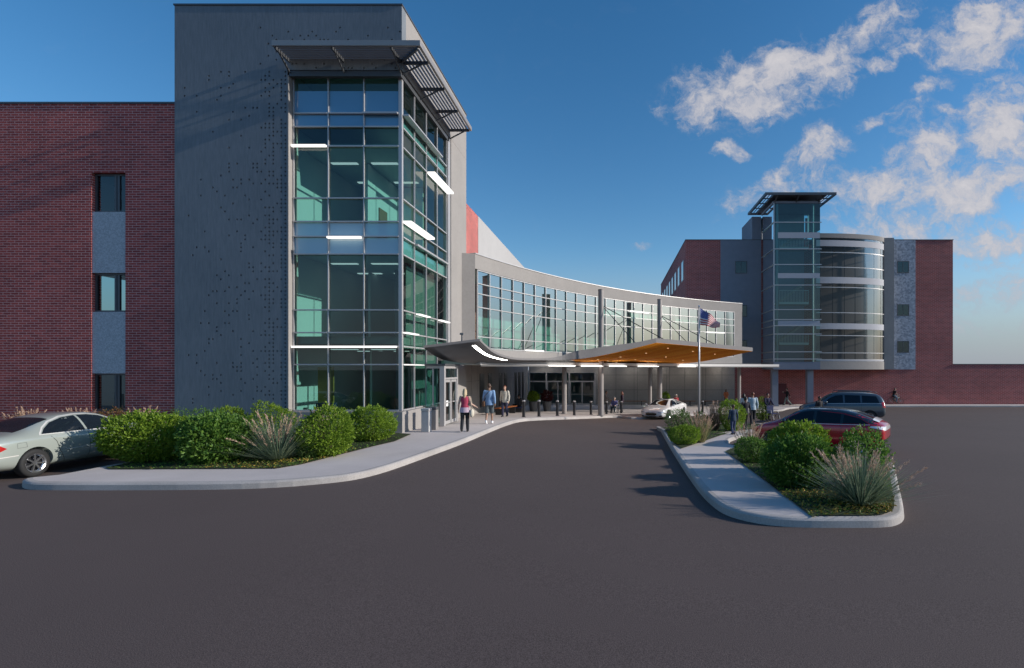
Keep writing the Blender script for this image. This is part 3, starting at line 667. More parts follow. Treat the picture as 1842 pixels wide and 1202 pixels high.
# glass stair tower
SX0, SX1, SY0, ZB = 15.55, 20.15, 51.8, 2.5; ST = 18.8
boxpart('stair_base', B, M_GREY2, (SX0, SX1, SY0, FYB-.062, ZB, 3.25))
sg = part('stair_glass', B, lambda m: (m.face([(SX0+.05, SY0+.05, 3.25), (SX1+.0, SY0+.05, 3.25), (SX1, SY0+.05, ST), (SX0+.05, SY0+.05, ST)]),
                                       m.face([(SX0+.05, SY0+.05, 3.25), (SX0+.05, FYB-.06, 3.25), (SX0+.05, FYB-.06, ST), (SX0+.05, SY0+.05, ST)]), m.face([(SX1, SY0+.05, FT), (SX1, FYB-.06, FT), (SX1, FYB-.06, ST), (SX1, SY0+.05, ST)])), M_GLASS)
zz = [at(1400, y, SY0).z for y in (400, 448, 476, 513, 557, 575, 586, 601, 633, 646)]
for z in zz: boxpart('transom', sg, M_ALU, (SX0, SX1+.12, SY0-.04, SY0+.04, z-.04, z+.04), (SX0-.03, SX0+.04, SY0+.038, FYB-.06, z-.038, z+.038))
for x in (16.0, 19.5): part('stair_post', sg, lambda m: m.tube([(x, SY0+.18, 3.26), (x, SY0+.18, ST)], .09, 10), M_ALU)
boxpart('stair_mullion', sg, M_ALU, (SX0+.0, SX0+.1, SY0-.03, SY0+.04, 3.26, ST))
for y0, y1 in ((418, 428.5), (491.5, 500.5), (577, 586)): a, b = at(1390, y1, SY0).z, at(1390, y0, SY0).z; boxpart('floor_band', B, M_FRIT, (SX0+.45, SX1-.03, SY0+.015, SY0+.045, a, b))
boxpart('stair_core', B, M_GREY2, (16.4, 19.9, FYB-.5, FYB-.065, 3.3, ST-.02))
for y0, y1 in ((430, 448), (522, 547), (601, 620)):
    z1, z0 = at(1400, y0, 52.3).z, at(1400, y1, 52.3).z
    mb = MB(); mb.box(16.3, 19.2, 52.32, 52.38, z1-.05, z1); mb.box(16.3, 19.2, 52.3, 52.4, z0-.02, z0+.2)
    for k in range(20): mb.box(16.32+k*.15, 16.35+k*.15, 52.33, 52.37, z0+.2, z1-.05)
    mb.build('stair_railing', M_ALU, B)
    boxpart('stair_landing', B, M_FLOOR, (16.3, 19.2, 52.42, 53.4, z0-.05, z0+.18))
    mb = MB()
    for k in range(12): mb.box(16.3+k*.24, 16.56+k*.24, 53.6, 54.7, z0+.1+k*.17, z0+.28+k*.17)
    mb.build('stair_flight', M_FLOOR, B)
# roof shade over the stair
boxpart('stair_roof', B, M_GREY2, (SX0-.02, SX1+.02, SY0-.02, FYB, ST+.002, ST+.22))
SHZ = 19.45
mb = MB()
for a, b in (((14.5, 50.9), (21.35, 50.9)), ((14.5, 57.6), (21.35, 57.6)), ((14.56, 50.97), (14.56, 57.5)), ((21.29, 50.97), (21.29, 57.5)), ((15.4, 50.97), (15.4, 57.5)), ((20.4, 50.97), (20.4, 57.5))): bar(mb, a+(SHZ,), b+(SHZ,), .12, .24)
mb.box(15.47, 20.33, 50.97, 57.5, SHZ+.0, SHZ+.06)
for y in (52.4, 54, 55.6): mb.box(14.63, 15.33, y-.05, y+.05, SHZ-.03, SHZ+.05); mb.box(20.47, 21.22, y-.05, y+.05, SHZ-.03, SHZ+.05)
for x in (14.85, 15.1, 20.7, 20.95): mb.box(x-.03, x+.03, 51.0, 57.4, SHZ+.06, SHZ+.12)
rs = mb.build('roof_shade', M_ALUD, B)
for x in (15.7, 17.8, 20.0): part('shade_bracket', rs, lambda m: bar(m, (x, SY0, ST+.1), (x, 50.95, SHZ-.05), .08, .08), M_ALUD); part('shade_post', rs, lambda m: bar(m, (x, 52.5, ST+.23), (x, 52.5, SHZ), .08, .08), M_ALUD)
boxpart('lift_penthouse', B, M_GREY2, (14.55, 20.1, FYB+.56, 60.5, FT+.09, ST-.1), (14.55, 15.5, FYB+.001, FYB+.559, FT+.09, ST-.1))
# curved bay
def bay(t, d=0.0): return Vector((20.25+8.2*math.sin(R(t)), FYB-(2.9+d)*math.cos(R(t))**.9, 0))
BT = [3, 12, 21, 30, 40, 50, 61, 70]
def baywall(mb, z0, z1, d0, d1, mat=None, t0=0, t1=72, n=24):
    rows = [[bay(t0+(t1-t0)*i/n, d0)+Vector((0, 0, z)) for z in (z0, z1)]+[bay(t0+(t1-t0)*i/n, d1)+Vector((0, 0, z)) for z in (z1, z0)] for i in range(n+1)]
    mb.strip(rows, mat, closed=True); mb.face(rows[0][::-1], mat); mb.face(rows[-1], mat)
def bz(y): return at(1500, y, 53.4).z
BTZ = 15.75
part('bay_parapet', B, lambda m: baywall(m, BTZ, FT, .03, -.3), M_BEIGE)
part('bay_base', B, lambda m: baywall(m, ZB, 3.3, .03, -.3), M_BEIGE)
part('bay_soffit', B, lambda m: m.prism([tuple(bay(t, -.01)[:2]) for t in range(0, 73, 6)]+[(28.4, FYB-.07), (20.2, FYB-.07)], ZB+.02, ZB+.2), M_CANO)
part('bay_roof', B, lambda m: m.prism([tuple(bay(t, -.31)[:2]) for t in range(0, 73, 6)]+[(28.0, FYB-.07), (20.2, FYB-.07)], FT-.5, FT-.3), M_ALUD)
bg = part('bay_glass', B, lambda m: m.strip([[bay(72*i/24, -.05)+Vector((0, 0, 3.3)), bay(72*i/24, -.05)+Vector((0, 0, BTZ))] for i in range(25)]), M_GLASB)
for y0, y1 in ((433, 444), (499, 510.5), (582, 592.5), (646.5, 650)): part('floor_band', B, lambda m: baywall(m, bz(y1), bz(y0), -.01, -.045), M_FRIT)
for y in (455, 481.5, 517.5, 563, 604, 635, 647): part('transom', bg, lambda m: baywall(m, bz(y)-.035, bz(y)+.035, .01, -.04), M_ALU)
for t in BT: p = bay(t, -.08); boxpart('bay_mullion', bg, M_ALUD, (p.x-.025, p.x+.025, p.y-.02, p.y+.04, 3.31, BTZ-.01))
mb = MB(); baywall(mb, 3.31, BTZ-.02, -1.05, -1.15)
mb.build('drawn_blind', plain('grey_blind', (.30, .285, .275), .8, var=.12, scale=.8), B)
boxpart('bay_jamb', B, M_BEIGE, (bay(72).x-.02, X3-.005, FYB-1.05, FYB-.065, ZB, FT))
for x in (15.95, 19.45):
    part('column', B, lambda m: (m.box(x-.3, x+.3, 52.5, 53.1, gz(x, 53)+.15, ZB-.01), m.box(x-.34, x+.34, 52.46, 53.14, gz(x, 53)+.15, gz(x, 53)+.28)), M_GREY2)
# ================================================================ plants
L_BRIGHT = leafmat('bright_green_leaf', (.10, .19, .018), (.30, .43, .045), .42)
L_DARK = leafmat('dark_green_leaf', (.055, .145, .026), (.185, .32, .05), .42)
L_MIX = leafmat('olive_red_leaf', (.07, .10, .02), (.24, .10, .05))
L_FEATH = leafmat('feathery_green_leaf', (.085, .16, .04), (.20, .29, .08))
G_BLADE = leafmat('grey_green_blade', (.10, .17, .11), (.36, .42, .27), .25)
G_STRAW = leafmat('straw_blade', (.18, .18, .07), (.46, .40, .19), .15)
G_PURP = leafmat('purple_brown_blade', (.07, .045, .035), (.18, .12, .085), .15)
G_PLUME = leafmat('pink_tan_plume', (.46, .30, .22), (.70, .50, .38), .2)
M_STEM = plain('brown_stem', (.07, .05, .03), .9)
M_FALL = leafmat('yellow_brown_litter', (.09, .11, .02), (.42, .28, .05), .1)

def quads(P, D, Lh, Wd, rng, fold=.0):
    n = len(P); D = D/np.linalg.norm(D, axis=1, keepdims=True)
    r = rng.normal(size=(n, 3)); S = np.cross(D, r); S /= np.linalg.norm(S, axis=1, keepdims=True)
    N = np.cross(S, D)
    a = P; b = P+D*(Lh*.5)[:, None]+S*(Wd*.5)[:, None]+N*(Lh*.12)[:, None]; c = P+D*Lh[:, None]; d = P+D*(Lh*.5)[:, None]-S*(Wd*.5)[:, None]+N*(Lh*.12)[:, None]
    V = np.stack([a, b, c, d], 1).reshape(-1, 3)
    F = np.arange(4*n).reshape(-1, 4)
    return V, F
def npmesh(name, V, F, mat, parent):
    me = bpy.data.meshes.new(name); me.from_pydata(V.tolist(), [], F.tolist()); me.materials.append(mat); me.update()
    o = bpy.data.objects.new(name, me); COL.objects.link(o)
    if parent is not None: o.parent = parent
    return o
def shrub(name, label, base, w, h, mat, n=6000, leaf=.06, seed=1, depth=None, loose=0.0, group='shrubs in the planting beds', asp=.5, lump=.20):
    rng = np.random.default_rng(seed)
    t = thing(name, label, 'shrub', base, 0, group)
    d = depth or w
    u = rng.normal(size=(n, 3)); u /= np.linalg.norm(u, axis=1, keepdims=True)
    lumps = rng.normal(size=(16, 3)); lumps /= np.linalg.norm(lumps, axis=1, keepdims=True); lumps[:, 2] = np.abs(lumps[:, 2])*.9
    lumps /= np.linalg.norm(lumps, axis=1, keepdims=True)
    amp = rng.uniform(-1.2, 1.15, 16)*lump
    bump = 1+(np.exp(-((1-u@lumps.T)/.13))*amp).sum(1)
    rr = np.where(rng.random(n) < .78, rng.uniform(.84, 1.02, n), rng.uniform(.35, .9, n))
    if loose: rr = rr*(1+rng.normal(size=n)*loose)
    P = u*(rr*bump)[:, None]
    ns = max(12, n//130); us = rng.normal(size=(ns, 3)); us[:, 2] = np.abs(us[:, 2])*.9+.1*rng.normal(size=ns); us /= np.linalg.norm(us, axis=1, keepdims=True)
    bs = 1+(np.exp(-((1-us@lumps.T)/.13))*amp).sum(1); k = 13
    sd = us+rng.normal(size=(ns, 3))*.45+np.array([0, 0, .5]); sd /= np.linalg.norm(sd, axis=1, keepdims=True)
    tt = np.linspace(0, 1, k)[None, :, None]*rng.uniform(.08, .30, ns)[:, None, None]
    Q = ((us*(bs*.95)[:, None])[:, None, :]+sd[:, None, :]*tt+rng.normal(size=(ns, k, 3))*.016).reshape(-1, 3)
    P = np.concatenate([P, Q]); u = np.concatenate([u, np.repeat(sd, k, 0)]); n = len(P)
    zc = .47
    P = P*np.array([w/2, d/2, h*(1-zc)]); neg = P[:, 2] < 0; P[neg, 2] *= zc/(1-zc); P[:, 2] += h*zc
    P[:, 2] = np.maximum(P[:, 2], .02+rng.random(n)*.05)
    D = u*np.array([1, 1, .7])+rng.normal(size=(n, 3))*.75+np.array([0, 0, .35])
    Lh = leaf*rng.uniform(.7, 1.4, n); Wd = Lh*asp*rng.uniform(.8, 1.2, n)
    V, F = quads(P, D, Lh, Wd, rng)
    npmesh('foliage', V, F, mat, t)
    mb = MB(); rnd = random.Random(seed)
    for k in range(10):
        a = rnd.uniform(0, 6.283); q = rnd.uniform(.15, .36)
        mb.tube([(0.04*math.cos(a), .04*math.sin(a), -.03), (q*w*.5*math.cos(a), q*d*.5*math.sin(a), h*.4), (q*w*math.cos(a), q*d*math.sin(a), h*.78)], [.018, .012, .005], 5)
    o = mb.build('stem', M_STEM); o.parent = t
    return t
def fountain(name, label, base, w, h, blade, n=420, plumes=60, seed=1, spread=1.0, bw=.011, group='ornamental grasses in the planting beds', plume=None, pl=.34):
    rng = np.random.default_rng(seed); t = thing(name, label, 'ornamental grass', base, 0, group)
    def strands(n, hh, ww, wid, upright, seg=7):
        az = rng.uniform(0, 2*np.pi, n); ln = rng.uniform(.6, 1.0, n)*hh*1.12; lean = np.abs(rng.normal(0, 1, n))*.45*upright*(spread*1.35-.35)+.08
        lean = np.minimum(lean, .35+.8*upright); r0 = rng.uniform(0, .10, n)*w; droop = rng.uniform(.0, .5, n)*upright
        pts = []; ang = lean.copy(); x = r0.copy(); z = np.zeros(n)
        for k in range(seg+1):
            pts.append((x.copy(), z.copy())); stp = ln/seg
            x = x+np.sin(ang)*stp*ww; z = z+np.cos(ang)*stp; ang = np.minimum(ang+droop/seg*(k/seg)*2.2, 2.4)
        V = []; cx, sx = np.cos(az), np.sin(az); tw = rng.uniform(-.7, .7, n)
        for k, (x, z) in enumerate(pts):
            wd = wid*(1-(k/seg)**2*.92)*.5
            ox, oy = -np.sin(az+tw)*wd, np.cos(az+tw)*wd
            V.append(np.stack([x*cx-ox, x*sx-oy, np.maximum(z, .01)], 1)); V.append(np.stack([x*cx+ox, x*sx+oy, np.maximum(z, .01)], 1))
        V = np.stack(V, 1); m = V.shape[1]; F = []
        idx = np.arange(n)*m
        for k in range(seg): F.append(np.stack([idx+2*k, idx+2*k+1, idx+2*k+3, idx+2*k+2], 1))
        return V.reshape(-1, 3), np.concatenate(F), V
    sp = w/h*1.05*spread
    V, F, _ = strands(n, h*.93, min(1.4, sp*.78), bw, 1.0)
    npmesh('blade_tuft', V, F, blade, t)
    if plumes:
        V, F, A = strands(plumes, h, min(1.25, sp*.62), .007, .62)
        npmesh('stalk', V, F, G_STRAW, t)
        Ps, Ds = [], []
        for a in A:
            c = (a[0::2]+a[1::2])/2
            tip, pre = c[-1], c[-3]; d = tip-pre; d /= (np.linalg.norm(d)+1e-6); L_ = h*pl*rng.uniform(.7, 1.15)
            m = 44; s = rng.uniform(0, 1, m)
            Ps.append(tip[None]-d[None]*(L_*.85*s)[:, None]+rng.normal(size=(m, 3))*.006*(.4+1.2*np.sin(np.pi*s))[:, None])
            Ds.append(d[None]+rng.normal(size=(m, 3))*.22)
        P = np.concatenate(Ps); D = np.concatenate(Ds); P[:, 2] = np.maximum(P[:, 2], .03)
        V, F = quads(P, D, rng.uniform(.05, .1, len(P)), np.full(len(P), .011), rng)
        npmesh('plume', V, F, plume or G_PLUME, t)
    return t
def place(px, base, top, wpx, dz=.17, back=0.0):
    """pixel centre, base row, top row and width -> base point and metric size"""
    p = gp(px, base, dz); s = FPX/p.y
    w = wpx/s; p = gp(px, base, dz); q = Vector((p.x*(1+ .42*w/p.y), p.y+.42*w, 0)); s2 = FPX/q.y
    q.z = gz(q.x, q.y)+dz-.02
    h = CH-(top-CY)/s2-q.z
    return q, wpx/s2, max(.25, h)
def psh(label, px, base, top, wpx, mat, n, leaf, seed, name='shrub', **kw):
    q, w, h = place(px, base, top, wpx); return shrub(name, label, q, w, h, mat, n, leaf, seed, **kw)
def pgr(label, px, base, top, wpx, blade, n, plumes, seed, **kw):
    q, w, h = place(px, base, top, wpx); return fountain('ornamental_grass', label, q, w, h, blade, n, plumes, seed, **kw)
# left bed
psh('large bright green rounded shrub beside the silver sedan', 272, 838, 750, 150, L_BRIGHT, 12000, .078, 11, depth=1.7)
psh('looser dark green leafy shrub between the large bright shrub and the fountain grass', 388, 838, 748, 112, L_DARK, 7000, .082, 12, loose=.08, asp=.6)
psh('tall thin wispy shrub against the dark perforated wall', 345, 800, 738, 58, L_DARK, 2200, .05, 13, loose=.12)
psh('bright rounded shrub in the back row before the perforated wall, left of two', 414, 800, 732, 66, L_BRIGHT, 5000, .055, 14)
psh('bright rounded shrub in the back row next to the glass corner, right of two', 487, 800, 733, 66, L_BRIGHT, 5000, .055, 15)
pgr('big fountain grass with pinkish plumes in front of the glass tower', 500, 836, 746, 135, G_BLADE, 640, 46, 16, pl=.5, bw=.016, spread=1.55)
psh('bright oval shrub right of the fountain grass under the glass corner', 588, 825, 745, 84, L_BRIGHT, 7500, .07, 17)
psh('neat round bright green ball shrub at the tower corner', 667, 797, 733, 92, L_BRIGHT, 7500, .07, 18)
psh('low yellowish green shrub tucked at the foot of the fountain grass', 556, 826, 788, 42, L_FEATH, 1800, .05, 19)
pgr('tan plumed grass showing above the bright oval shrub', 583, 800, 738, 60, G_STRAW, 160, 34, 20)
pgr('tan plumed grass against the brick wall beside the perforated wall', 262, 790, 737, 85, G_STRAW, 200, 48, 21)
pgr('tan plumed grass by the brick wall behind the sedan boot', 50, 786, 737, 75, G_STRAW, 200, 48, 22)
pgr('tan plumed grass by the brick wall behind the sedan roof', 140, 786, 738, 75, G_STRAW, 200, 48, 23)
psh('low olive and reddish hedge plant under the ground floor window', 205, 788, 742, 72, L_MIX, 3000, .06, 24, depth=.7)
# right island
psh('large bushy green shrub on the island in front of the red car', 1432, 882, 790, 118, L_DARK, 9500, .072, 31, lump=.3)
psh('tall bright crowned shrub behind the large bushy shrub on the island', 1432, 858, 759, 112, L_BRIGHT, 8000, .07, 32, lump=.3)
psh('round dark green shrub beside the island path', 1357, 834, 787, 62, L_DARK, 4500, .05, 33)
psh('loose leafy shrub behind the biggest fountain grass near the car tail', 1548, 880, 777, 100, L_DARK, 2900, .065, 34, loose=.17, asp=.6)
pgr('largest fountain grass with pink plumes at the island tip', 1548, 924, 812, 190, G_BLADE, 900, 52, 35, bw=.016, pl=.5, spread=1.3)
pgr('straw plumed grass on the island path edge near the red hood', 1352, 822, 764, 70, G_BLADE, 260, 34, 36, pl=.5)
psh('compact green shrub at the far kerb corner of the island', 1231, 801, 765, 56, L_BRIGHT, 4500, .055, 37)
psh('feathery pale green shrub behind the compact shrub near the white car', 1222, 778, 738, 46, L_FEATH, 2600, .06, 38, loose=.1)
pgr('straw coloured grass beside the flagpole foot', 1262, 798, 745, 62, G_STRAW, 300, 40, 39)
pgr('purple brown grass behind the flagpole', 1287, 776, 727, 50, G_PURP, 300, 70, 40)
psh('bright round shrub right of the purple grass on the island', 1318, 776, 722, 42, L_BRIGHT, 4200, .07, 41)
psh('bright upright shrub behind the man in the pale blue shirt', 1372, 756, 720, 28, L_BRIGHT, 2200, .08, 42)
psh('small feathery shrub by the flagpole base', 1262, 776, 740, 26, L_FEATH, 1100, .06, 43)
# leaf litter and short ground cover in the beds
def litter(name, cx, cy, rx, ry, n, mat, seed, L_=.06, inside=None):
    rng = np.random.default_rng(seed); P = np.stack([rng.normal(cx, rx, n), rng.normal(cy, ry, n), np.zeros(n)], 1)
    if inside is not None: P = np.array([p for p in P if inside(p[0], p[1])])
    P[:, 2] = [gz(p[0], p[1])+.182 for p in P]
    D = rng.normal(size=(len(P), 3))*np.array([1, 1, .35])+np.array([0, 0, .25])
    V, F = quads(P, D, L_*rng.uniform(.6, 1.3, len(P)), L_*.5*np.ones(len(P)), rng)
    o = npmesh(name, V, F, mat, None); o['kind'] = 'stuff'; return o
def inpoly(poly):
    def f(x, y):
        c = False; n = len(poly)
        for i in range(n):
            (x1, y1), (x2, y2) = poly[i][:2], poly[i-1][:2]
            if (y1 > y) != (y2 > y) and x < (x2-x1)*(y-y1)/(y2-y1)+x1: c = not c
        return c
    return f
litter('leaf_litter', 4.6, 9.8, 1.1, .9, 2600, M_FALL, 51, .07, inpoly(bedR))
litter('ground_cover', 4.4, 11.5, 1.5, 2.6, 5200, L_DARK, 52, .055, inpoly(bedR))
litter('ground_cover', 4.5, 25, 2.2, 3, 3600, L_DARK, 53, .06, inpoly(bedT))
litter('ground_cover', -9.8, 14.6, 2.4, 2.0, 6500, L_DARK, 54, .055, inpoly(bedL))
litter('leaf_litter', -8.8, 14.2, .9, 1.0, 1500, M_FALL, 55, .06, inpoly(bedL))

# ================================================================ cars
def paint(name, col, rough=.32, metal=.0, flake=0.0): return plain(name, col, rough, metal, var=.03, scale=2, coat=1.0)
M_CGL = plain('tinted_car_glass', (.010, .015, .022), .05, var=.0, spec=.32)
M_TAIL = plain('red_lamp_lens', (.45, .02, .02), .15, coat=1.0, var=.05)
M_HEAD = plain('clear_lamp_lens', (.55, .57, .6), .08, .3, coat=1.0, var=.1)
M_WLENS = plain('white_lamp_lens', (.85, .85, .85), .15, coat=1.0, var=.02)
def evalmesh(o):
    dg = bpy.context.evaluated_depsgraph_get(); dg.update()
    me = bpy.data.meshes.new_from_object(o.evaluated_get(dg)); old = o.data; o.modifiers.clear(); o.data = me; me.name = o.name; bpy.data.meshes.remove(old)
def car(name, label, cat, loc, head, mat, st, wheels, rw, track, wins, spokes=5, opts=None):
    """st: rear-to-front stations (x, zbottom, zbelt, ztop, wbelt, wtop); x forward, origin at mid length on the ground"""
    opts = opts or {}
    t = thing(name, label, cat, loc, 0); 
    n1 = Vector((0, 0, 1))
    t.rotation_euler = (0, opts.get('pitch', 0), head)
    rows = []
    for x, zb, zm, zt, wb, wt in st:
        half = [(0, zb), (wb*.72, zb), (wb*.95, zb+.07), (wb*1.015, zb+.42*(zm-zb)), (wb*1.0, zm-.10*(zm-zb)), (wb*.965, zm), (wt, zt-.045 if zt-zm > .15 else zt-.02), (wt*.55, zt-.004), (0, zt)]
        rows.append([(x, y, z) for y, z in half]+[(x, -y, z) for y, z in half[-2:0:-1]])
    mb = MB(); mb.strip(rows, None, closed=True); mb.face(rows[0][::-1]); mb.face(rows[-1])
    b = mb.build('body', mat, merge=True, smooth=True)
    bm = bmesh.new(); bm.from_mesh(b.data); cl = bm.edges.layers.float.new('crease_edge')
    n = len(rows[0])
    for ed in bm.edges:
        i, j = ed.verts[0].index % n, ed.verts[1].index % n
        if i == j and i in (5, n-5): ed[cl] = .55
        if i == j and i in (2, n-2): ed[cl] = .3
    bm.to_mesh(b.data); bm.free()
    m = b.modifiers.new('s', 'SUBSURF'); m.levels = m.render_levels = 3; evalmesh(b)
    cut = MB()
    for wx in wheels:
        for sy in (1, -1): cut.tube([(wx, sy*(track+.30), rw), (wx, sy*(track-.27), rw)], rw+.055, 36)
    c = cut.build('cutter', mat)
    m = b.modifiers.new('b', 'BOOLEAN'); m.object = c; m.operation = 'DIFFERENCE'; m.solver = 'EXACT'; evalmesh(b)
    bpy.data.objects.remove(c); b.parent = t
    if b.data.materials: b.data.materials.clear()
    b.data.materials.append(mat); b.data.polygons.foreach_set('use_smooth', [True]*len(b.data.polygons)); b.data.polygons.foreach_set('material_index', [0]*len(b.data.polygons))
    b.data.set_sharp_from_angle(angle=R(38))
    bm = bmesh.new(); bm.from_mesh(b.data); bv = BVHTree.FromBMesh(bm); bm.free()
    def patch(nm, poly, ax, mt, sgn=1, off=.004, parent=t, step=.06, seg=True):
        """outline in a side (x,z), top (x,y), rear or front (y,z) view laid onto the body surface"""
        pts = [Vector((p[0], p[1], 0)) for p in poly]; bm = bmesh.new(); vs = [bm.verts.new(p) for p in pts]
        for tr in tessellate_polygon([pts]): bm.faces.new([vs[i] for i in tr])
        for a in (0, 1):
            lo, hi = min(p[a] for p in pts), max(p[a] for p in pts); v = lo+step
            while v < hi-1e-3:
                bmesh.ops.bisect_plane(bm, geom=bm.verts[:]+bm.edges[:]+bm.faces[:], plane_co=Vector((v, 0, 0)) if a == 0 else Vector((0, v, 0)), plane_no=Vector((1, 0, 0)) if a == 0 else Vector((0, 1, 0)), dist=1e-5); v += step
        bad = []
        for v in bm.verts:
            u, w = v.co.x, v.co.y
            if ax == 'side': o_, d_ = Vector((u, sgn*3, w)), Vector((0, -sgn, 0))
            elif ax == 'top': o_, d_ = Vector((u, w, 4)), Vector((0, 0, -1))
            else: o_, d_ = Vector((sgn*5, u, w)), Vector((-sgn, 0, 0))
            h, nn, _, _ = bv.ray_cast(o_, d_)
            if h is None: bad.append(v)
            else: v.co = h-d_*off
        bmesh.ops.delete(bm, geom=bad, context='VERTS')
        me = bpy.data.meshes.new(nm); bm.to_mesh(me); bm.free(); me.materials.append(mt)
        me.polygons.foreach_set('use_smooth', [True]*len(me.polygons))
        o = bpy.data.objects.new(nm, me); COL.objects.link(o); o.parent = parent; return o
    def line(nm, pts, ax, mt, sgn, w=.008, off=.003):
        pts = [Vector(p+(0,)) for p in pts]; a = offset_path(pts, w/2, False); c_ = offset_path(pts, -w/2, False)
        return patch(nm, [(p.x, p.y) for p in a]+[(p.x, p.y) for p in c_[::-1]], ax, mt, sgn, off, b)
    for nm, poly, ax, sg in wins:
        for sgn in ((1, -1) if sg == 0 else (sg,)): patch(nm, poly, ax, M_CGL, sgn)
    # wheels
    whl = None
    for wx in wheels:
        for sy in (1, -1):
            if whl is None:
                whl = bpy.data.objects.new('wheel', None); COL.objects.link(whl)
                mb = MB(); prof = [(-.10, rw*.66), (-.108, rw*.8), (-.095, rw*.97), (-.06, rw), (.06, rw), (.095, rw*.97), (.108, rw*.8), (.10, rw*.66)]
                mb.strip([[(r*math.cos(a), o_, r*math.sin(a)) for o_, r in prof] for a in [2*math.pi*k/40 for k in range(41)]])
                ty = mb.build('tyre', M_BLACK, merge=True, smooth=True); ty.parent = whl
                mb = MB(); prof = [(.06, rw*.55), (.098, rw*.665), (.105, rw*.68), (.09, rw*.60), (-.05, rw*.58)]
                mb.strip([[(r*math.cos(a), o_, r*math.sin(a)) for o_, r in prof] for a in [2*math.pi*k/40 for k in range(41)]])
                mb.tube([(0, .03, 0), (0, .085, 0)], rw*.14, 16)
                for k in range(spokes):
                    a = 2*math.pi*k/spokes
                    for da in ((-.13, .13) if spokes <= 5 else (0,)):
                        bar(mb, (rw*.1*math.cos(a), .07, rw*.1*math.sin(a)), (rw*.64*math.cos(a+da), .085, rw*.64*math.sin(a+da)), .035, .035, up=(0, 1, 0))
                ri = mb.build('rim', opts.get('rim', M_RIM)); ri.parent = whl
                mb = MB(); mb.tube([(0, .0, 0), (0, .02, 0)], rw*.62, 24); bd = mb.build('brake_disc', M_BLKM); bd.parent = whl
                w = whl
            else: w = copy_tree(whl)
            w.parent = t; w.location = (wx, sy*(track-.105), rw); w.rotation_euler = (0, R(random.randint(0, 70)), 0 if sy > 0 else math.pi)
    return t, b, patch, line
def zslope(x, y, h):
    d = .8; return -math.atan2(gz(x+math.cos(h)*d, y+math.sin(h)*d)-gz(x-math.cos(h)*d, y-math.sin(h)*d), 2*d)
SED = [(-2.42, .50, .78, .88, .60, .45), (-2.37, .30, .88, .99, .82, .66), (-2.0, .22, .95, 1.06, .90, .74), (-1.52, .2, .96, 1.10, .915, .70), (-1.1, .2, .96, 1.28, .92, .62), (-.62, .19, .955, 1.42, .925, .585), (-.1, .19, .95, 1.455, .93, .58),
       (.42, .19, .94, 1.435, .93, .58), (.85, .19, .925, 1.28, .93, .62), (1.22, .19, .91, 1.03, .925, .70), (1.75, .2, .85, .94, .91, .70), (2.2, .22, .74, .80, .85, .62), (2.40, .32, .62, .67, .66, .48)]
# silver sedan parked nose to the brick wall, left
M_SILV = paint('pale_silver_green_paint', (.42, .46, .42), .3, .25)
hd = R(90); cxy = gp(62, 858); cx_, cy_ = cxy.x-.86, cxy.y+1.40
t, b, patch, line = car('parked_car', 'pale silver sedan parked beside the large shrub at the left edge', 'car', (cx_, cy_, gz(cx_, cy_)), hd, M_SILV, SED, (-1.40, 1.45), .335, .90,
    [('side_window', [(-1.22, 1.005), (-1.08, 1.12), (-.85, 1.25), (-.52, 1.345), (-.18, 1.375), (-.18, .99)], 'side', 0), ('side_window', [(-.12, .99), (-.12, 1.378), (.15, 1.37), (.45, 1.32), (.82, 1.14), (1.02, .985)], 'side', 0),
     ('rear_window', [(-1.62, -.58), (-.78, -.5), (-.78, .5), (-1.62, .58)], 'top', 1), ('windshield', [(.55, -.5), (1.22, -.62), (1.22, .62), (.55, .5)], 'top', 1)], spokes=7)
for sg in (1, -1):
    line('door_seam', [(-1.06, .94), (-.95, .80), (-.86, .55), (-.70, .27)], 'side', M_BLKM, sg, .010); line('door_seam', [(-.15, .98), (-.12, .6), (-.14, .27)], 'side', M_BLKM, sg, .010); line('door_seam', [(.98, .95), (1.05, .6), (1.0, .27)], 'side', M_BLKM, sg, .010)
    line('trim_strip', [(-.72, .57), (.0, .585), (.95, .57)], 'side', M_TRIM, sg, .022, .008); line('trim_strip', [(-2.25, .56), (-1.78, .575)], 'side', M_TRIM, sg, .022, .008)
    line('window_trim', [(1.04, .975), (.2, .982), (-.6, .99), (-1.27, .995), (-1.25, 1.02), (-1.09, 1.15), (-.86, 1.275), (-.52, 1.372), (-.15, 1.405), (.2, 1.395), (.5, 1.335), (.84, 1.16), (1.06, 1.0)], 'side', M_TRIM, sg, .022, .006)
    line('fuel_flap', [(-1.80, .74), (-1.80, .85), (-1.62, .86), (-1.60, .75), (-1.80, .74)], 'side', M_ALUD, sg, .006) if sg < 0 else None
    for x in (-.80, .12):
        h = patch('door_handle', [(x, .84), (x+.2, .845), (x+.2, .87), (x, .865)], 'side', M_TRIM if False else M_SILV, sg, .022); 
        line('handle_shadow_gap', [(x, .833), (x+.2, .838)], 'side', M_BLKM, sg, .012)
    patch('tail_light', [(-2.36, .66), (-2.12, .70), (-2.0, .76), (-2.12, .84), (-2.36, .86)], 'side', M_TAIL, sg, .006); patch('headlight', [(1.95, .62), (2.3, .58), (2.3, .68), (1.95, .76)], 'side', M_HEAD, sg, .006)
    mb = MB(); mb.ell((.98, sg*1.02, 1.02), (.10, .11, .075), n=14, m=10); mb.tube([(1.0, sg*.86, .98), (.98, sg*.98, 1.0)], .03, 8); o = mb.build('wing_mirror', M_SILV, smooth=True); o.parent = t
patch('tail_light', [(-.78, .68), (-.45, .70), (-.45, .85), (-.78, .85)], 'end', M_TAIL, -1, .006); patch('tail_light', [(.45, .70), (.78, .68), (.78, .85), (.45, .85)], 'end', M_TAIL, -1, .006)
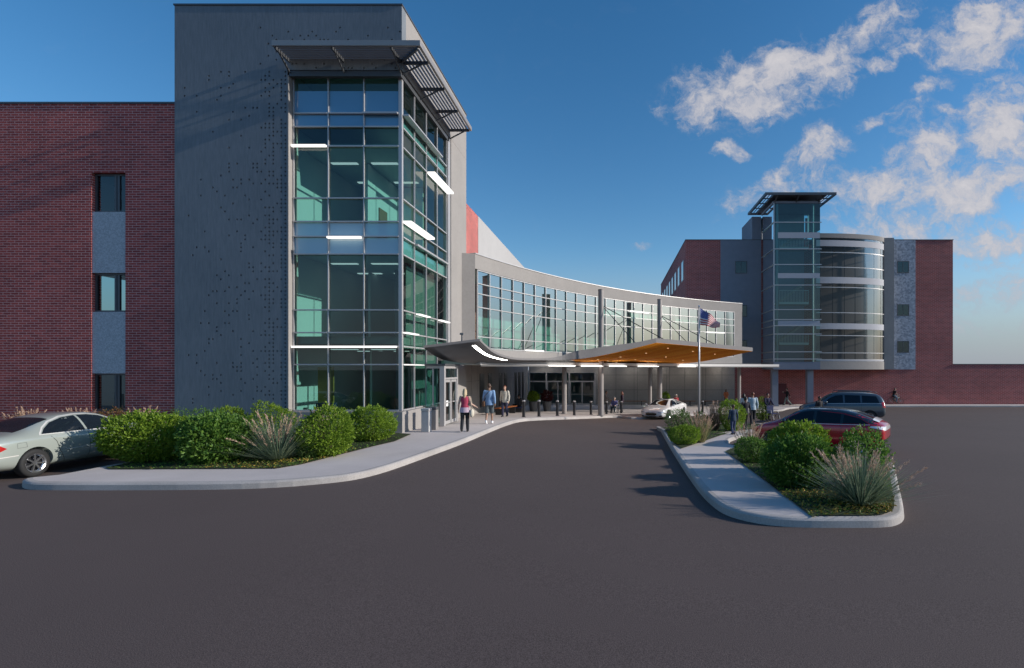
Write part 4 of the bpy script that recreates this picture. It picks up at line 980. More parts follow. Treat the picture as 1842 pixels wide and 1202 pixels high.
patch('number_plate', [(-.26, .66), (.26, .66), (.26, .78), (-.26, .78)], 'end', M_PAPER, -1, .012)
# red crossover behind the island
SUV = [(-2.28, .55, .88, .98, .62, .48), (-2.22, .34, .98, 1.08, .86, .66), (-1.95, .26, 1.02, 1.20, .92, .64), (-1.45, .24, 1.03, 1.43, .935, .62), (-.8, .23, 1.02, 1.545, .94, .60), (-.1, .23, 1.0, 1.57, .945, .60),
       (.45, .23, .985, 1.53, .945, .60), (.95, .23, .97, 1.30, .94, .64), (1.35, .23, .95, 1.06, .93, .70), (1.8, .25, .90, .98, .91, .70), (2.15, .28, .78, .84, .84, .60), (2.3, .40, .66, .71, .64, .46)]
M_REDP = paint('crimson_paint', (.48, .008, .020), .25, .15)
hd = math.atan2(.56, -.83); fx, fy = 6.82+.93*.56, 18.15+.93*.83
t, b, patch, line = car('parked_car', 'crimson crossover with black roof parked behind the island shrubs', 'car', (fx, fy, gz(fx, fy)), hd, M_REDP, SUV, (-1.42, 1.42), .35, .92,
    [('side_window', [(-1.78, 1.10), (-1.45, 1.27), (-.95, 1.38), (-.95, 1.075)], 'side', 0), ('side_window', [(-.88, 1.07), (-.88, 1.39), (-.05, 1.45), (-.05, 1.05)], 'side', 0), ('side_window', [(.03, 1.05), (.03, 1.45), (.42, 1.42), (.85, 1.22), (1.12, 1.03)], 'side', 0),
     ('rear_window', [(-1.98, -.55), (-1.3, -.5), (-1.3, .5), (-1.98, .55)], 'top', 1), ('windshield', [(.60, -.52), (1.34, -.64), (1.34, .64), (.60, .52)], 'top', 1)], opts={'pitch': 0})
M_BROOF = paint('gloss_black_paint', (.012, .012, .014), .2)
for sg in (1, -1): patch('window_pillar', [(-.96, 1.07), (-.96, 1.385), (-.87, 1.395), (-.87, 1.065)], 'side', M_BROOF, sg, .0045); patch('window_pillar', [(-.06, 1.045), (-.06, 1.455), (.04, 1.455), (.04, 1.045)], 'side', M_BROOF, sg, .0045)
patch('black_roof', [(-1.34, -.60), (.62, -.60), (.62, .60), (-1.34, .60)], 'top', M_BROOF, 1, .006)
for sg in (1, -1):
    patch('roof_pillar', [(-2.02, 1.07), (-1.82, 1.11), (-1.42, 1.30), (-.95, 1.41), (.03, 1.475), (.44, 1.445), (.9, 1.22), (1.2, 1.03), (1.26, 1.05), (.95, 1.27), (.47, 1.49), (.0, 1.52), (-.95, 1.47), (-1.45, 1.37), (-1.95, 1.16)], 'side', M_BROOF, sg, .005)
    line('rail', [(-1.2, 1.50), (-.5, 1.53), (.3, 1.51)], 'side', M_TRIM, sg, .02, .02)
    line('door_seam', [(-.92, 1.03), (-.9, .6), (-.78, .3)], 'side', M_BLKM, sg, .01); line('door_seam', [(-.01, 1.02), (.02, .3)], 'side', M_BLKM, sg, .01); line('window_trim', [(-1.8, 1.075), (-.9, 1.045), (1.12, 1.005)], 'side', M_TRIM, sg, .018, .006)
    patch('tail_light', [(-2.25, .93), (-1.80, 1.0), (-1.85, 1.04), (-2.2, 1.03)], 'side', M_WLENS, sg, .01)
    mb = MB(); mb.ell((1.02, sg*1.04, 1.08), (.10, .11, .075), n=14, m=10); o = mb.build('wing_mirror', M_BROOF, smooth=True); o.parent = t
t.scale = (.97, .97, .99)
patch('light_bar', [(-.76, .90), (.76, .90), (.76, 1.02), (-.76, 1.02)], 'end', M_WLENS, -1, .008); patch('bumper', [(-.8, .40), (.8, .40), (.8, .62), (-.8, .62)], 'end', M_BROOF, -1, .006)
patch('roof_spoiler', [(-2.06, -.56), (-1.86, -.58), (-1.86, .58), (-2.06, .56)], 'top', M_WLENS, 1, .03)
# dark blue grey estate SUV beyond
SUB = [(-2.38, .55, .98, 1.08, .66, .56), (-2.33, .38, 1.06, 1.25, .88, .72), (-2.12, .32, 1.10, 1.62, .93, .66), (-1.7, .30, 1.10, 1.70, .95, .66), (-.9, .30, 1.09, 1.735, .955, .66), (0, .30, 1.07, 1.74, .955, .66), (.45, .30, 1.06, 1.69, .955, .66),
       (.95, .30, 1.04, 1.40, .95, .68), (1.3, .30, 1.02, 1.12, .945, .74), (1.8, .32, .97, 1.05, .93, .74), (2.2, .35, .86, .92, .88, .66), (2.38, .48, .72, .77, .68, .5)]
M_DKBL = paint('dark_blue_grey_paint', (.07, .09, .11), .28, .3)
hd = math.atan2(.22, -.975); p = gp(1532, 762); fx, fy = p.x, p.y+.4
t, b, patch, line = car('parked_car', 'dark blue grey estate car with roof rails parked behind the crimson crossover', 'car', (14.6, 34.2, gz(14.6, 34.2)), hd, M_DKBL, SUB, (-1.45, 1.45), .36, .94,
    [('side_window', [(-2.0, 1.17), (-1.85, 1.52), (-1.05, 1.56), (-1.05, 1.17)], 'side', 0), ('side_window', [(-.95, 1.16), (-.95, 1.56), (-.1, 1.58), (-.1, 1.15)], 'side', 0), ('side_window', [(0, 1.15), (0, 1.58), (.4, 1.54), (.75, 1.38), (1.1, 1.12)], 'side', 0),
     ('rear_window', [(-.6, 1.18), (.6, 1.18), (.56, 1.5), (-.56, 1.5)], 'end', -1), ('windshield', [(.55, -.56), (1.3, -.66), (1.3, .66), (.55, .56)], 'top', 1)])
for sg in (1, -1):
    mb = MB(); mb.tube([(-1.9, sg*.66, 1.70), (-1.8, sg*.66, 1.76), (.2, sg*.66, 1.79), (.35, sg*.66, 1.72)], .022, 8); o = mb.build('roof_rail', M_ALUD, smooth=True); o.parent = t
    patch('tail_light', [(-2.33, .88), (-2.12, .92), (-2.1, 1.2), (-2.3, 1.2)], 'side', M_TAIL, sg, .008)
    line('door_seam', [(-1.0, 1.12), (-.98, .6), (-.85, .36)], 'side', M_BLKM, sg, .01); line('door_seam', [(-.05, 1.1), (-.02, .36)], 'side', M_BLKM, sg, .01); line('trim_strip', [(-2.1, 1.125), (1.15, 1.085)], 'side', M_TRIM, sg, .018, .006)
    mb = MB(); mb.ell((1.0, sg*1.05, 1.17), (.10, .11, .09), n=14, m=10); o = mb.build('wing_mirror', M_DKBL, smooth=True); o.parent = t
    patch('headlight', [(1.95, .76), (2.3, .72), (2.3, .84), (1.95, .92)], 'side', M_HEAD, sg, .006)
t.scale = (1.06, 1.06, 1.13)
patch('bumper', [(-.82, .46), (.82, .46), (.82, .64), (-.82, .64)], 'end', M_BLACK, -1, .006); patch('number_plate', [(-.26, .8), (.26, .8), (.26, .92), (-.26, .92)], 'end', M_PAPER, -1, .01)
# white saloon on the drive
WHT = [(-2.46, .50, .82, .92, .62, .48), (-2.40, .30, .92, 1.02, .86, .66), (-2.0, .20, .95, 1.08, .95, .72), (-1.45, .17, .955, 1.22, .96, .66), (-.8, .16, .95, 1.385, .965, .60), (-.2, .16, .94, 1.44, .97, .59), (.3, .16, .93, 1.42, .97, .59),
       (.8, .16, .915, 1.22, .965, .64), (1.2, .16, .90, .99, .96, .72), (1.75, .17, .83, .91, .94, .72), (2.2, .2, .70, .76, .86, .62), (2.42, .30, .56, .62, .68, .48)]
M_WHP = paint('white_car_paint', (.78, .76, .74), .25)
hd = math.atan2(-.88, -.47); fx, fy = 3.62, 38.6
t, b, patch, line = car('moving_car', 'glossy white saloon driving out under the canopy', 'car', (fx, fy, gz(fx, fy)), hd, M_WHP, WHT, (-1.46, 1.48), .35, .94,
    [('side_window', [(-1.45, 1.03), (-1.1, 1.16), (-.7, 1.27), (-.3, 1.325), (-.3, .985)], 'side', 0), ('side_window', [(-.24, .985), (-.24, 1.33), (.1, 1.33), (.35, 1.28), (.72, 1.1), (.95, .965)], 'side', 0),
     ('rear_window', [(-1.7, -.56), (-1.0, -.5), (-1.0, .5), (-1.7, .56)], 'top', 1), ('windshield', [(.42, -.5), (1.22, -.64), (1.22, .64), (.42, .5)], 'top', 1), ('roof_glass', [(-.7, -.42), (.3, -.42), (.3, .42), (-.7, .42)], 'top', 1)], opts={})
patch('grille', [(-.42, .42), (-.3, .36), (.3, .36), (.42, .42), (.40, .52), (.25, .565), (-.25, .565), (-.40, .52)], 'end', M_BROOF, 1, .008)
patch('lower_grille', [(-.55, .25), (.55, .25), (.5, .32), (-.5, .32)], 'end', M_BROOF, 1, .006)
for sg in (1, -1):
    patch('headlight', [(1.98, .62), (2.25, .56), (2.3, .62), (2.0, .73)], 'side', M_HEAD, sg, .006); patch('fog_light_duct', [(sg*.56, .28), (sg*.78, .30), (sg*.78, .40), (sg*.58, .36)], 'end', M_BROOF, 1, .006)
    patch('headlight', [(sg*.50, .57), (sg*.74, .56), (sg*.76, .63), (sg*.52, .62)], 'end', M_HEAD, 1, .008)
    line('door_seam', [(-.27, .97), (-.22, .3)], 'side', M_BLKM, sg, .01); line('door_seam', [(.9, .93), (.95, .6), (.9, .28)], 'side', M_BLKM, sg, .01)
    mb = MB(); mb.ell((.86, sg*1.07, 1.0), (.09, .11, .07), n=14, m=10); mb.tube([(.88, sg*.9, .96), (.86, sg*1.02, .98)], .025, 8); o = mb.build('wing_mirror', M_WHP, smooth=True); o.parent = t
# ================================================================ people
def skinm(n, c): return plain(n, c, .55, var=.06, scale=8)
SK_A = skinm('light_skin', (.52, .33, .25)); SK_B = skinm('brown_skin', (.18, .095, .06)); SK_C = skinm('tan_skin', (.36, .21, .145))
def cloth(n, c): return plain(n, c, .85, var=.22, scale=14)
H_BLOND = plain('blond_hair', (.55, .42, .26), .6, var=.25, scale=30); H_WHITE = plain('white_hair', (.7, .68, .65), .6, var=.1, scale=30)
H_DARK = plain('dark_hair', (.015, .011, .009), .5, var=.2); H_BROWN = plain('brown_hair', (.06, .03, .018), .5, var=.25, scale=30); H_RED = plain('red_brown_hair', (.17, .045, .02), .5, var=.25, scale=30)
M_EYE = plain('dark_eye', (.02, .015, .012), .2)
def remeshed(mb, name, mat, parent, vox, smooth=3):
    o = mb.build(name, mat, None)
    m = o.modifiers.new('r', 'REMESH'); m.mode = 'VOXEL'; m.voxel_size = vox; m.use_smooth_shade = True
    m = o.modifiers.new('s', 'SMOOTH'); m.factor = .5; m.iterations = smooth
    evalmesh(o); o.data.materials.clear(); o.data.materials.append(mat); o.parent = parent
    return o
def person(label, x, y, face, h=1.72, dz=.15, skin=SK_A, hair=H_DARK, top=None, bottom=None, shoe=M_BLACK, stride=.0, arms=None, sit=False, legs='long', sleeves='long', longhair=0.0, lean=0.0, fem=False, z=None, nod=0.0, fine=.011, kneel=None):
    """figure faces +Y locally, its right is +X; face = compass turn about Z in degrees"""
    t = thing('person', label, 'person', (x, y, z if z is not None else gz(x, y)+dz), R(face)); s = h/1.75; t.scale = (s, s, s)
    dzs = -.44 if sit else 0.0
    hipz = .93+dzs
    T_ = lambda p: Vector((p[0], p[1]+lean*max(0, p[2]-hipz), p[2]))
    V = Vector; sw = .165 if fem else .19
    J = {}
    for sd, sg in (('R', 1), ('L', -1)):
        f = stride*sg
        if sit: hip, kn, an = V((sg*.09, .02, hipz)), V((sg*.11, .44, hipz+.03)), V((sg*.11, .46, .09))
        elif f >= 0: hip, kn, an = V((sg*.09, 0, hipz)), V((sg*.095, .04+.18*f, .50)), V((sg*.10, .34*f-.01, .085))
        else: hip, kn, an = V((sg*.09, 0, hipz)), V((sg*.095, .03+.08*f, .50)), V((sg*.10, .42*f-.01, .085-.10*f))
        if kneel and sd in kneel: kn, an = V(kneel[sd][0]), V(kneel[sd][1])
        sho = T_(V((sg*sw, 0, 1.41+dzs)))
        if arms and sd in arms: el, wr = T_(V(arms[sd][0])+V((0, 0, dzs))), T_(V(arms[sd][1])+V((0, 0, dzs)))
        else: el, wr = T_(V((sg*(sw+.055), -.03-.10*f, 1.13+dzs))), T_(V((sg*(sw+.07), .03-.22*f, .885+dzs+abs(f)*.03)))
        J[sd] = (hip, kn, an, sho, el, wr)
    head = T_(V((0, .02, 1.635+dzs))); neck = T_(V((0, -.005, 1.47+dzs)))
    def torso(mb, g=0.0, z0=hipz-.03):
        secs = [(hipz-.05, .15+g, .105+g), (hipz+.04, .165+g, .115+g), (hipz+.20, (.128 if fem else .145)+g, .095+g), (hipz+.36, (.150 if fem else .170)+g, .112+g), (hipz+.46, (.150 if fem else .178)+g, .105+g), (hipz+.52, .10+g, .075+g)]
        rows = []
        for zz, a, b in secs: rows.append([T_(V((a*math.cos(k*math.pi/8), b*math.sin(k*math.pi/8), zz))) for k in range(16)])
        mb.strip(rows, None, closed=True); mb.face(rows[0][::-1]); mb.face(rows[-1])
    mb = MB(); torso(mb)
    mb.limb([T_(V((0, -.01, hipz+.46))), neck, head-V((0, .02, .06))], [.075, .055, .055])
    mb.ell(head, (.075, .095, .115), n=16, m=12); mb.ell(head+V((0, .04, -.065)), (.052, .058, .05)); mb.limb([head+V((0, .09, .01)), head+V((0, .112, -.025))], [.011, .017])
    for sg in (1, -1): mb.ell(head+V((sg*.077, -.005, -.012)), (.012, .022, .032)); mb.ell(head+V((sg*.03, .083, .03)), (.02, .012, .009))
    mb.ell(head+V((0, .092, -.058)), (.026, .012, .009))
    for sd, sg in (('R', 1), ('L', -1)):
        hip, kn, an, sho, el, wr = J[sd]
        mb.limb([hip, hip.lerp(kn, .45), kn, kn.lerp(an, .35), an], [.085, .075, .052, .054, .036])
        fd = V((0, 1, 0)) if an.z < .12 else V((0, .8, -.6))
        mb.limb([an+V((0, -.03, -.045)), an+fd*.10+V((0, 0, -.048)), an+fd*.165+V((0, 0, -.055))], [.036, .036, .026])
        mb.limb([T_(V((sg*.12, 0, 1.40+dzs))), sho, el, el.lerp(wr, .4), wr], [.055, .056, .042, .040, .026])
        d = (wr-el).normalized(); side = V((0, 1, 0)) if abs(d.y) < .8 else V((0, 0, 1)); thumb = (side-d*side.dot(d)).normalized(); nrm = d.cross(thumb)
        palm = wr+d*.045
        mb.limb([wr+d*.01+thumb*.012, palm+d*.035+thumb*.022], [.02, .017]); mb.limb([wr+d*.01-thumb*.010, palm+d*.035-thumb*.022], [.02, .016]); mb.limb([wr, palm+d*.035], [.022, .017])
        cur = nrm*(-.35*sg)
        for k, ln in enumerate((.065, .075, .070, .055)):
            b0 = palm+d*.04+thumb*(.030-.0205*k); d1 = (d+cur*.5).normalized(); d2 = (d+cur*1.6).normalized()
            mb.limb([b0, b0+d1*ln*.55, b0+d1*ln*.55+d2*ln*.5], [.0092, .0086, .0074], n=6)
        b0 = wr+d*.03+thumb*.024; mb.limb([b0, b0+(thumb*.75+d*.6)*.035, b0+(thumb*.55+d*.9)*.065], [.0105, .0095, .008], n=6)
    body = remeshed(mb, 'body', skin, t, .0085 if fine < .01 else .0105, 2)
    for sg in (1, -1):
        e = MB(); e.ell(head+V((sg*.03, .0905, .012)), (.011, .007, .006), n=8, m=6); o = e.build('eye', M_EYE); o.parent = t
    # clothes
    mb = MB(); torso(mb, .014); slv = {'long': 1.0, 'short': .0, 'none': -1}[sleeves]
    for sd, sg in (('R', 1), ('L', -1)):
        hip, kn, an, sho, el, wr = J[sd]
        pts = [T_(V((sg*.12, 0, 1.40+dzs))), sho, sho.lerp(el, .55 if slv == 0 else 1.0)]; rr = [.068, .070, .064 if slv == 0 else .057]
        if slv > 0: pts += [el.lerp(wr, .45), el.lerp(wr, .95)]; rr += [.052, .042]
        if slv >= 0: mb.limb(pts, rr)
    if not sit: 
        rows = [[T_(V(((a)*math.cos(k*math.pi/8), (b)*math.sin(k*math.pi/8), zz))) for k in range(16)] for zz, a, b in ((hipz-.12, .19, .135), (hipz+.06, .182, .132))]
        mb.strip(rows, None, closed=True); mb.face(rows[0][::-1]); mb.face(rows[-1])
    remeshed(mb, 'shirt', top, t, .012, 3)
    mb = MB()
    rows = [[V((a*math.cos(k*math.pi/8), b*math.sin(k*math.pi/8), zz)) for k in range(16)] for zz, a, b in ((hipz-.10, .172, .122), (hipz+.04, .180, .130))]
    mb.strip(rows, None, closed=True); mb.face(rows[0][::-1]); mb.face(rows[-1])
    for sd in 'RL':
        hip, kn, an = J[sd][:3]
        if legs == 'long': mb.limb([hip, hip.lerp(kn, .45), kn, kn.lerp(an, .5), an+V((0, 0, .02))], [.098, .092, .074, .070, .062])
        else: mb.limb([hip, hip.lerp(kn, .5), hip.lerp(kn, .98)], [.100, .102, .095])
    remeshed(mb, 'trousers' if legs == 'long' else 'shorts', bottom, t, .012, 3)
    for sd in 'RL':
        an = J[sd][2]; fd = V((0, 1, 0)) if an.z < .12 else V((0, .8, -.6)); mb = MB()
        mb.limb([an+V((0, -.035, -.042)), an+fd*.10+V((0, 0, -.045)), an+fd*.175+V((0, 0, -.052))], [.045, .046, .034]); mb.limb([an+V((0, -.01, .0)), an+V((0, 0, -.03))], [.046, .05]); remeshed(mb, 'shoe', shoe, t, .012, 2)
    mb = MB(); mb.ell(head+V((0, -.018, .025)), (.087, .100, .108), n=16, m=12)
    if longhair:
        mb.limb([head+V((0, -.055, -.02)), head+V((0, -.085, -.12)), head+V((0, -.095, -.10-longhair))], [.075, .075, .045]); mb.limb([head+V((.06, -.02, -.02)), head+V((.065, -.03, -.12))], [.035, .03]); mb.limb([head+V((-.06, -.02, -.02)), head+V((-.065, -.03, -.12))], [.035, .03])
    o = remeshed(mb, 'hair', hair, t, .012, 2)
    bm = bmesh.new(); bm.from_mesh(o.data)
    bmesh.ops.delete(bm, geom=[v for v in bm.verts if v.co.y > head.y+.035 and v.co.z < head.z+.055], context='VERTS'); bm.to_mesh(o.data); bm.free()
    return t
def pp(px, foot, dz=.15): p = gp(px, foot, dz); return p.x, p.y
# by the tower door
x, y = pp(836, 777)
person('blond woman in a pink sleeveless top and dark jeans near the glass door', x, y, 8, 1.66, hair=H_BLOND, top=cloth('raspberry_top', (.42, .05, .10)), bottom=cloth('black_jeans', (.018, .02, .026)), stride=.35, fem=True, sleeves='none', longhair=.16, fine=.009,
       arms={'R': ((.24, -.02, 1.14), (.42, .12, 1.02)), 'L': ((-.23, -.04, 1.13), (-.25, .02, .90))})
mb = MB(); mb.strip([[(a*math.cos(k*math.pi/10), b*math.sin(k*math.pi/10), zz) for k in range(20)] for zz, a, b in ((.80, .215, .165), (.93, .195, .148), (1.0, .18, .13))], None, closed=True)
o = mb.build('hem', cloth('pale_lilac_cloth', (.55, .42, .50)), smooth=True); o.parent = bpy.data.objects['person']
bg_ = thing('shoulder_bag', 'cream shoulder bag hanging at the blond woman\'s right side', 'bag', (x+.27, y+.03, gz(x, y)+.15))
mb = MB(); mb.ell((0, 0, .72), (.085, .13, .17), n=16, m=10); o = mb.build('pouch', cloth('cream_canvas', (.62, .56, .46)), smooth=True); o.parent = bg_
mb = MB(); mb.tube([(0, -.08, .85), (-.02, -.06, 1.1), (-.05, 0, 1.36), (-.02, .06, 1.1), (0, .08, .85)], .012, 6); o = mb.build('strap', cloth('cream_strap', (.5, .45, .36)), smooth=True); o.parent = bg_
x, y = pp(880, 762)
person('man in a light blue shirt and khaki shorts walking away with a brown bag', x, y, 2, 1.80, skin=SK_C, hair=H_BROWN, top=cloth('light_blue_shirt', (.22, .36, .58)), bottom=cloth('slate_shorts', (.09, .11, .12)), shoe=M_PAPER, stride=.4, legs='short', fine=.009, sleeves='long')
bg_ = thing('messenger_bag', 'brown messenger bag at the left hip of the man in blue', 'bag', (x-.22, y-.08, gz(x, y)+.15))
mb = MB(); mb.box(-.06, .06, -.17, .17, .78, 1.02); o = mb.build('bag_body', plain('brown_leather', (.10, .045, .02), .6), bevel=.03); o.parent = bg_
mb = MB(); mb.tube([(0, -.15, 1.0), (.06, -.13, 1.25), (.30, -.14, 1.5), (.34, 0, 1.53), (.30, .13, 1.5), (.06, .12, 1.25), (0, .15, 1.0)], .012, 6); o = mb.build('strap', plain('dark_brown_strap', (.06, .03, .015), .6)); o.parent = bg_
x, y = pp(908, 750)
person('red haired man in a white shirt and navy trousers on the pavement', x, y, 172, 1.72, skin=SK_A, hair=H_RED, top=cloth('cream_white_shirt', (.62, .58, .50)), bottom=cloth('navy_trousers', (.035, .035, .075)), stride=.25)
# by the bollards and entrance
x, y = pp(1090, 742)
person('woman in a patterned blouse and dark skirt by the tall mast, holding a handle', x, y+.6, 255, 1.70, skin=SK_C, hair=H_BROWN, top=cloth('patterned_blouse', (.26, .22, .20)), bottom=cloth('black_trousers', (.015, .015, .018)), fem=True, arms={'R': ((.2, .14, 1.15), (.18, .36, 1.02)), 'L': ((-.2, .14, 1.15), (-.18, .36, 1.02))})
x, y = pp(1119, 742)
person('auburn haired woman in a dark plum top standing behind a bollard', x, y+.5, 95, 1.68, hair=H_RED, top=cloth('dark_plum_top', (.035, .015, .035)), bottom=cloth('black_skirt', (.012, .012, .016)), fem=True, longhair=.12)
def wheelchair(label, x, y, face, z):
    t = thing('wheelchair', label, 'wheelchair', (x, y, z), R(face))
    for sg in (1, -1):
        mb = MB(); mb.tube([(sg*.28, -.05+.30*math.cos(k*math.pi/12), .31+.30*math.sin(k*math.pi/12)) for k in range(24)], .018, 6, closed=True)
        for k in range(8): mb.tube([(sg*.28, -.05, .31), (sg*.28, -.05+.29*math.cos(k*math.pi/4), .31+.29*math.sin(k*math.pi/4))], .005, 4)
        mb.tube([(sg*.25, -.05, .31), (sg*.30, -.05, .31)], .03, 8); o = mb.build('wheel', M_BLACK, smooth=True); o.parent = t
        mb = MB(); mb.tube([(sg*.22, .36+.08*math.cos(k*math.pi/6), .09+.08*math.sin(k*math.pi/6)) for k in range(12)], .015, 6, closed=True); mb.tube([(sg*.22, .36, .09), (sg*.24, .34, .45)], .012, 6); o = mb.build('caster', M_BLKM, smooth=True); o.parent = t
    mb = MB(); mb.box(-.23, .23, -.2, .26, .46, .50); o = mb.build('seat', M_NAVY, bevel=.015); o.parent = t
    mb = MB(); mb.box(-.23, .23, -.25, -.21, .50, .95); o = mb.build('backrest', M_NAVY, bevel=.012); o.parent = t
    mb = MB()
    for sg in (1, -1): mb.tube([(sg*.24, -.36, .97), (sg*.24, -.24, .96), (sg*.24, -.23, .3), (sg*.24, .32, .44), (sg*.23, .46, .12)], .014, 6); mb.tube([(sg*.25, -.2, .7), (sg*.25, .2, .7), (sg*.25, .24, .5)], .014, 6)
    mb.box(-.22, -.02, .42, .56, .10, .12); mb.box(.02, .22, .42, .56, .10, .12); o = mb.build('frame', M_ALU, smooth=False); o.parent = t
    return t
x, y = pp(1105, 744)
wheelchair('black wheelchair carrying the seated person between two bollards', x, y+.9, 165, gz(x, y+.9)+.15)
person('white haired person in lavender sitting in the wheelchair between bollards', x+.02, y+.95, 165, 1.66, skin=SK_A, hair=H_WHITE, top=cloth('lavender_top', (.14, .14, .34)), bottom=cloth('dark_teal_trousers', (.012, .03, .045)), sit=True, fem=True, arms={'R': ((.25, .08, 1.15), (.18, .28, 1.08)), 'L': ((-.25, .08, 1.15), (-.18, .28, 1.08))}, z=gz(x, y+.95)+.16)
x, y = 5.0, 43.0
person('white haired woman in a red cardigan behind the white saloon', x, y, 200, 1.64, hair=H_WHITE, top=cloth('red_cardigan', (.34, .03, .04)), bottom=cloth('grey_trousers', (.12, .12, .13)), fem=True, dz=.0)
x, y = pp(1306, 731)
person('woman in an orange blouse standing far off by the brick wall', x, y, 190, 1.70, skin=SK_B, hair=H_DARK, top=cloth('orange_blouse', (.42, .13, .05)), bottom=cloth('dark_jeans', (.02, .025, .04)), fem=True, longhair=.1, arms={'R': ((.24, .02, 1.15), (.05, .2, 1.12)), 'L': ((-.24, .02, 1.15), (-.08, .2, 1.05))})
# on the island path
x, y = pp(1319, 782)
person('child in a denim jacket and blue jeans on the island path', x, y, 15, 1.32, skin=SK_B, hair=H_BROWN, top=cloth('denim_jacket', (.022, .045, .085)), bottom=cloth('blue_jeans', (.035, .055, .13)), stride=.2)
x, y = pp(1341, 774)
person('person all in black with a dark cap of hair walking beside the child', x, y, 20, 1.62, skin=SK_B, hair=H_DARK, top=cloth('black_jacket', (.012, .012, .022)), bottom=cloth('black_slacks', (.012, .012, .014)), stride=.3)
x, y = pp(1338, 757)
person('dark haired woman in white half hidden behind the person in black', x, y, 10, 1.70, skin=SK_B, hair=H_DARK, top=cloth('white_blouse', (.5, .5, .48)), bottom=cloth('charcoal_skirt', (.02, .02, .022)), fem=True, longhair=.05)
x, y = pp(1354, 765)
person('tall man in a pale blue shirt walking away on the island path', x, y, 5, 1.82, skin=SK_C, hair=H_RED, top=cloth('pale_blue_shirt', (.42, .50, .56)), bottom=cloth('black_chinos', (.012, .013, .02)), stride=.15)
x, y = pp(1386, 757)
wheelchair('navy wheelchair standing behind the crimson hood', x+.05, y-.25, 200, gz(x, y)+.15)
person('dark haired man in a navy top pushing the wheelchair behind the crimson hood', x-.05, y+.45, 195, 1.70, skin=SK_C, hair=H_DARK, top=cloth('navy_top', (.015, .015, .05)), bottom=cloth('charcoal_trousers', (.02, .02, .025)), arms={'R': ((.25, .14, 1.14), (.22, .38, 1.0)), 'L': ((-.25, .14, 1.14), (-.22, .38, 1.0))})
x, y = pp(1416, 729)
person('person in a dark vest and pale green trousers striding past the red service door', x, y, 88, 1.74, skin=SK_A, hair=H_DARK, top=cloth('black_vest', (.02, .02, .022)), bottom=cloth('sage_trousers', (.22, .26, .24)), stride=.8, arms={'R': ((.24, .12, 1.2), (.22, .3, 1.32)), 'L': ((-.24, -.12, 1.15), (-.25, -.22, .95))})
x, y = 12.2, 31.5
person('dark haired person standing between the crimson crossover and the estate car', x, y, 200, 1.70, dz=0, skin=SK_B, hair=H_DARK, top=cloth('black_coat', (.02, .02, .025)), bottom=cloth('black_pants', (.012, .012, .014)))
# cyclist
x, y = pp(1611, 727.5, .15); bz_ = gz(x, y)+.15
BK = thing('bicycle', 'teal step through bicycle ridden along the far pavement', 'bicycle', (x, y, bz_), R(-90))
for yy in (-.52, .52):
    mb = MB(); mb.tube([(0, yy+.325*math.cos(k*math.pi/14), .34+.325*math.sin(k*math.pi/14)) for k in range(28)], .018, 6, closed=True); ty = mb.build('wheel', M_BLACK, smooth=True); ty.parent = BK
    mb = MB()
    for k in range(14): mb.tube([(0, yy, .34), (0, yy+.31*math.cos(k*math.pi/7), .34+.31*math.sin(k*math.pi/7))], .004, 4)
    mb.tube([(-.04, yy, .34), (.04, yy, .34)], .022, 8); o = mb.build('spokes', M_ALU); o.parent = ty
mb = MB(); mb.tube([(0, -.52, .34), (0, -.1, .32), (0, -.2, .82)], .018, 8); mb.tube([(0, -.52, .34), (0, -.18, .72)], .014, 6); mb.tube([(0, -.1, .32), (0, .1, .45), (0, .34, .78)], .022, 8); mb.tube([(0, .52, .34), (0, .40, .62), (0, .32, .98)], .017, 8)
o = mb.build('frame', plain('teal_paint', (.02, .16, .15), .35), smooth=True); o.parent = BK
mb = MB(); mb.tube([(-.28, .18, 1.0), (-.2, .3, 1.03), (0, .32, 1.0), (.2, .3, 1.03), (.28, .18, 1.0)], .013, 8); o = mb.build('handlebar', M_BLKM, smooth=True); o.parent = BK
mb = MB(); mb.ell((0, -.22, .86), (.08, .14, .035)); o = mb.build('saddle', M_BLACK, smooth=True); o.parent = BK
mb = MB(); mb.tube([(-.1, -.1, .32), (.1, -.1, .32)], .012, 6); mb.box(.09, .18, -.0, .06, .20, .22); mb.box(-.18, -.09, -.26, -.2, .42, .44); mb.tube([(.1, -.1, .32), (.1, .03, .21)], .01, 6); mb.tube([(-.1, -.1, .32), (-.1, -.23, .43)], .01, 6); o = mb.build('crank', M_BLKM); o.parent = BK
person('cyclist in a black top and jeans riding the teal bicycle', x-.22, y, -90, 1.72, skin=SK_C, hair=H_DARK, top=cloth('black_tshirt', (.012, .012, .014)), bottom=cloth('light_jeans', (.10, .15, .20)), lean=.22, sleeves='short', z=bz_+.0,
       kneel={'R': ((.11, .34, .72), (.11, .24, .30)), 'L': ((-.11, .38, .88), (-.11, .12, .52))}, arms={'R': ((.25, .1, 1.2), (.27, .24, 1.03)), 'L': ((-.25, .1, 1.2), (-.27, .24, 1.03))})

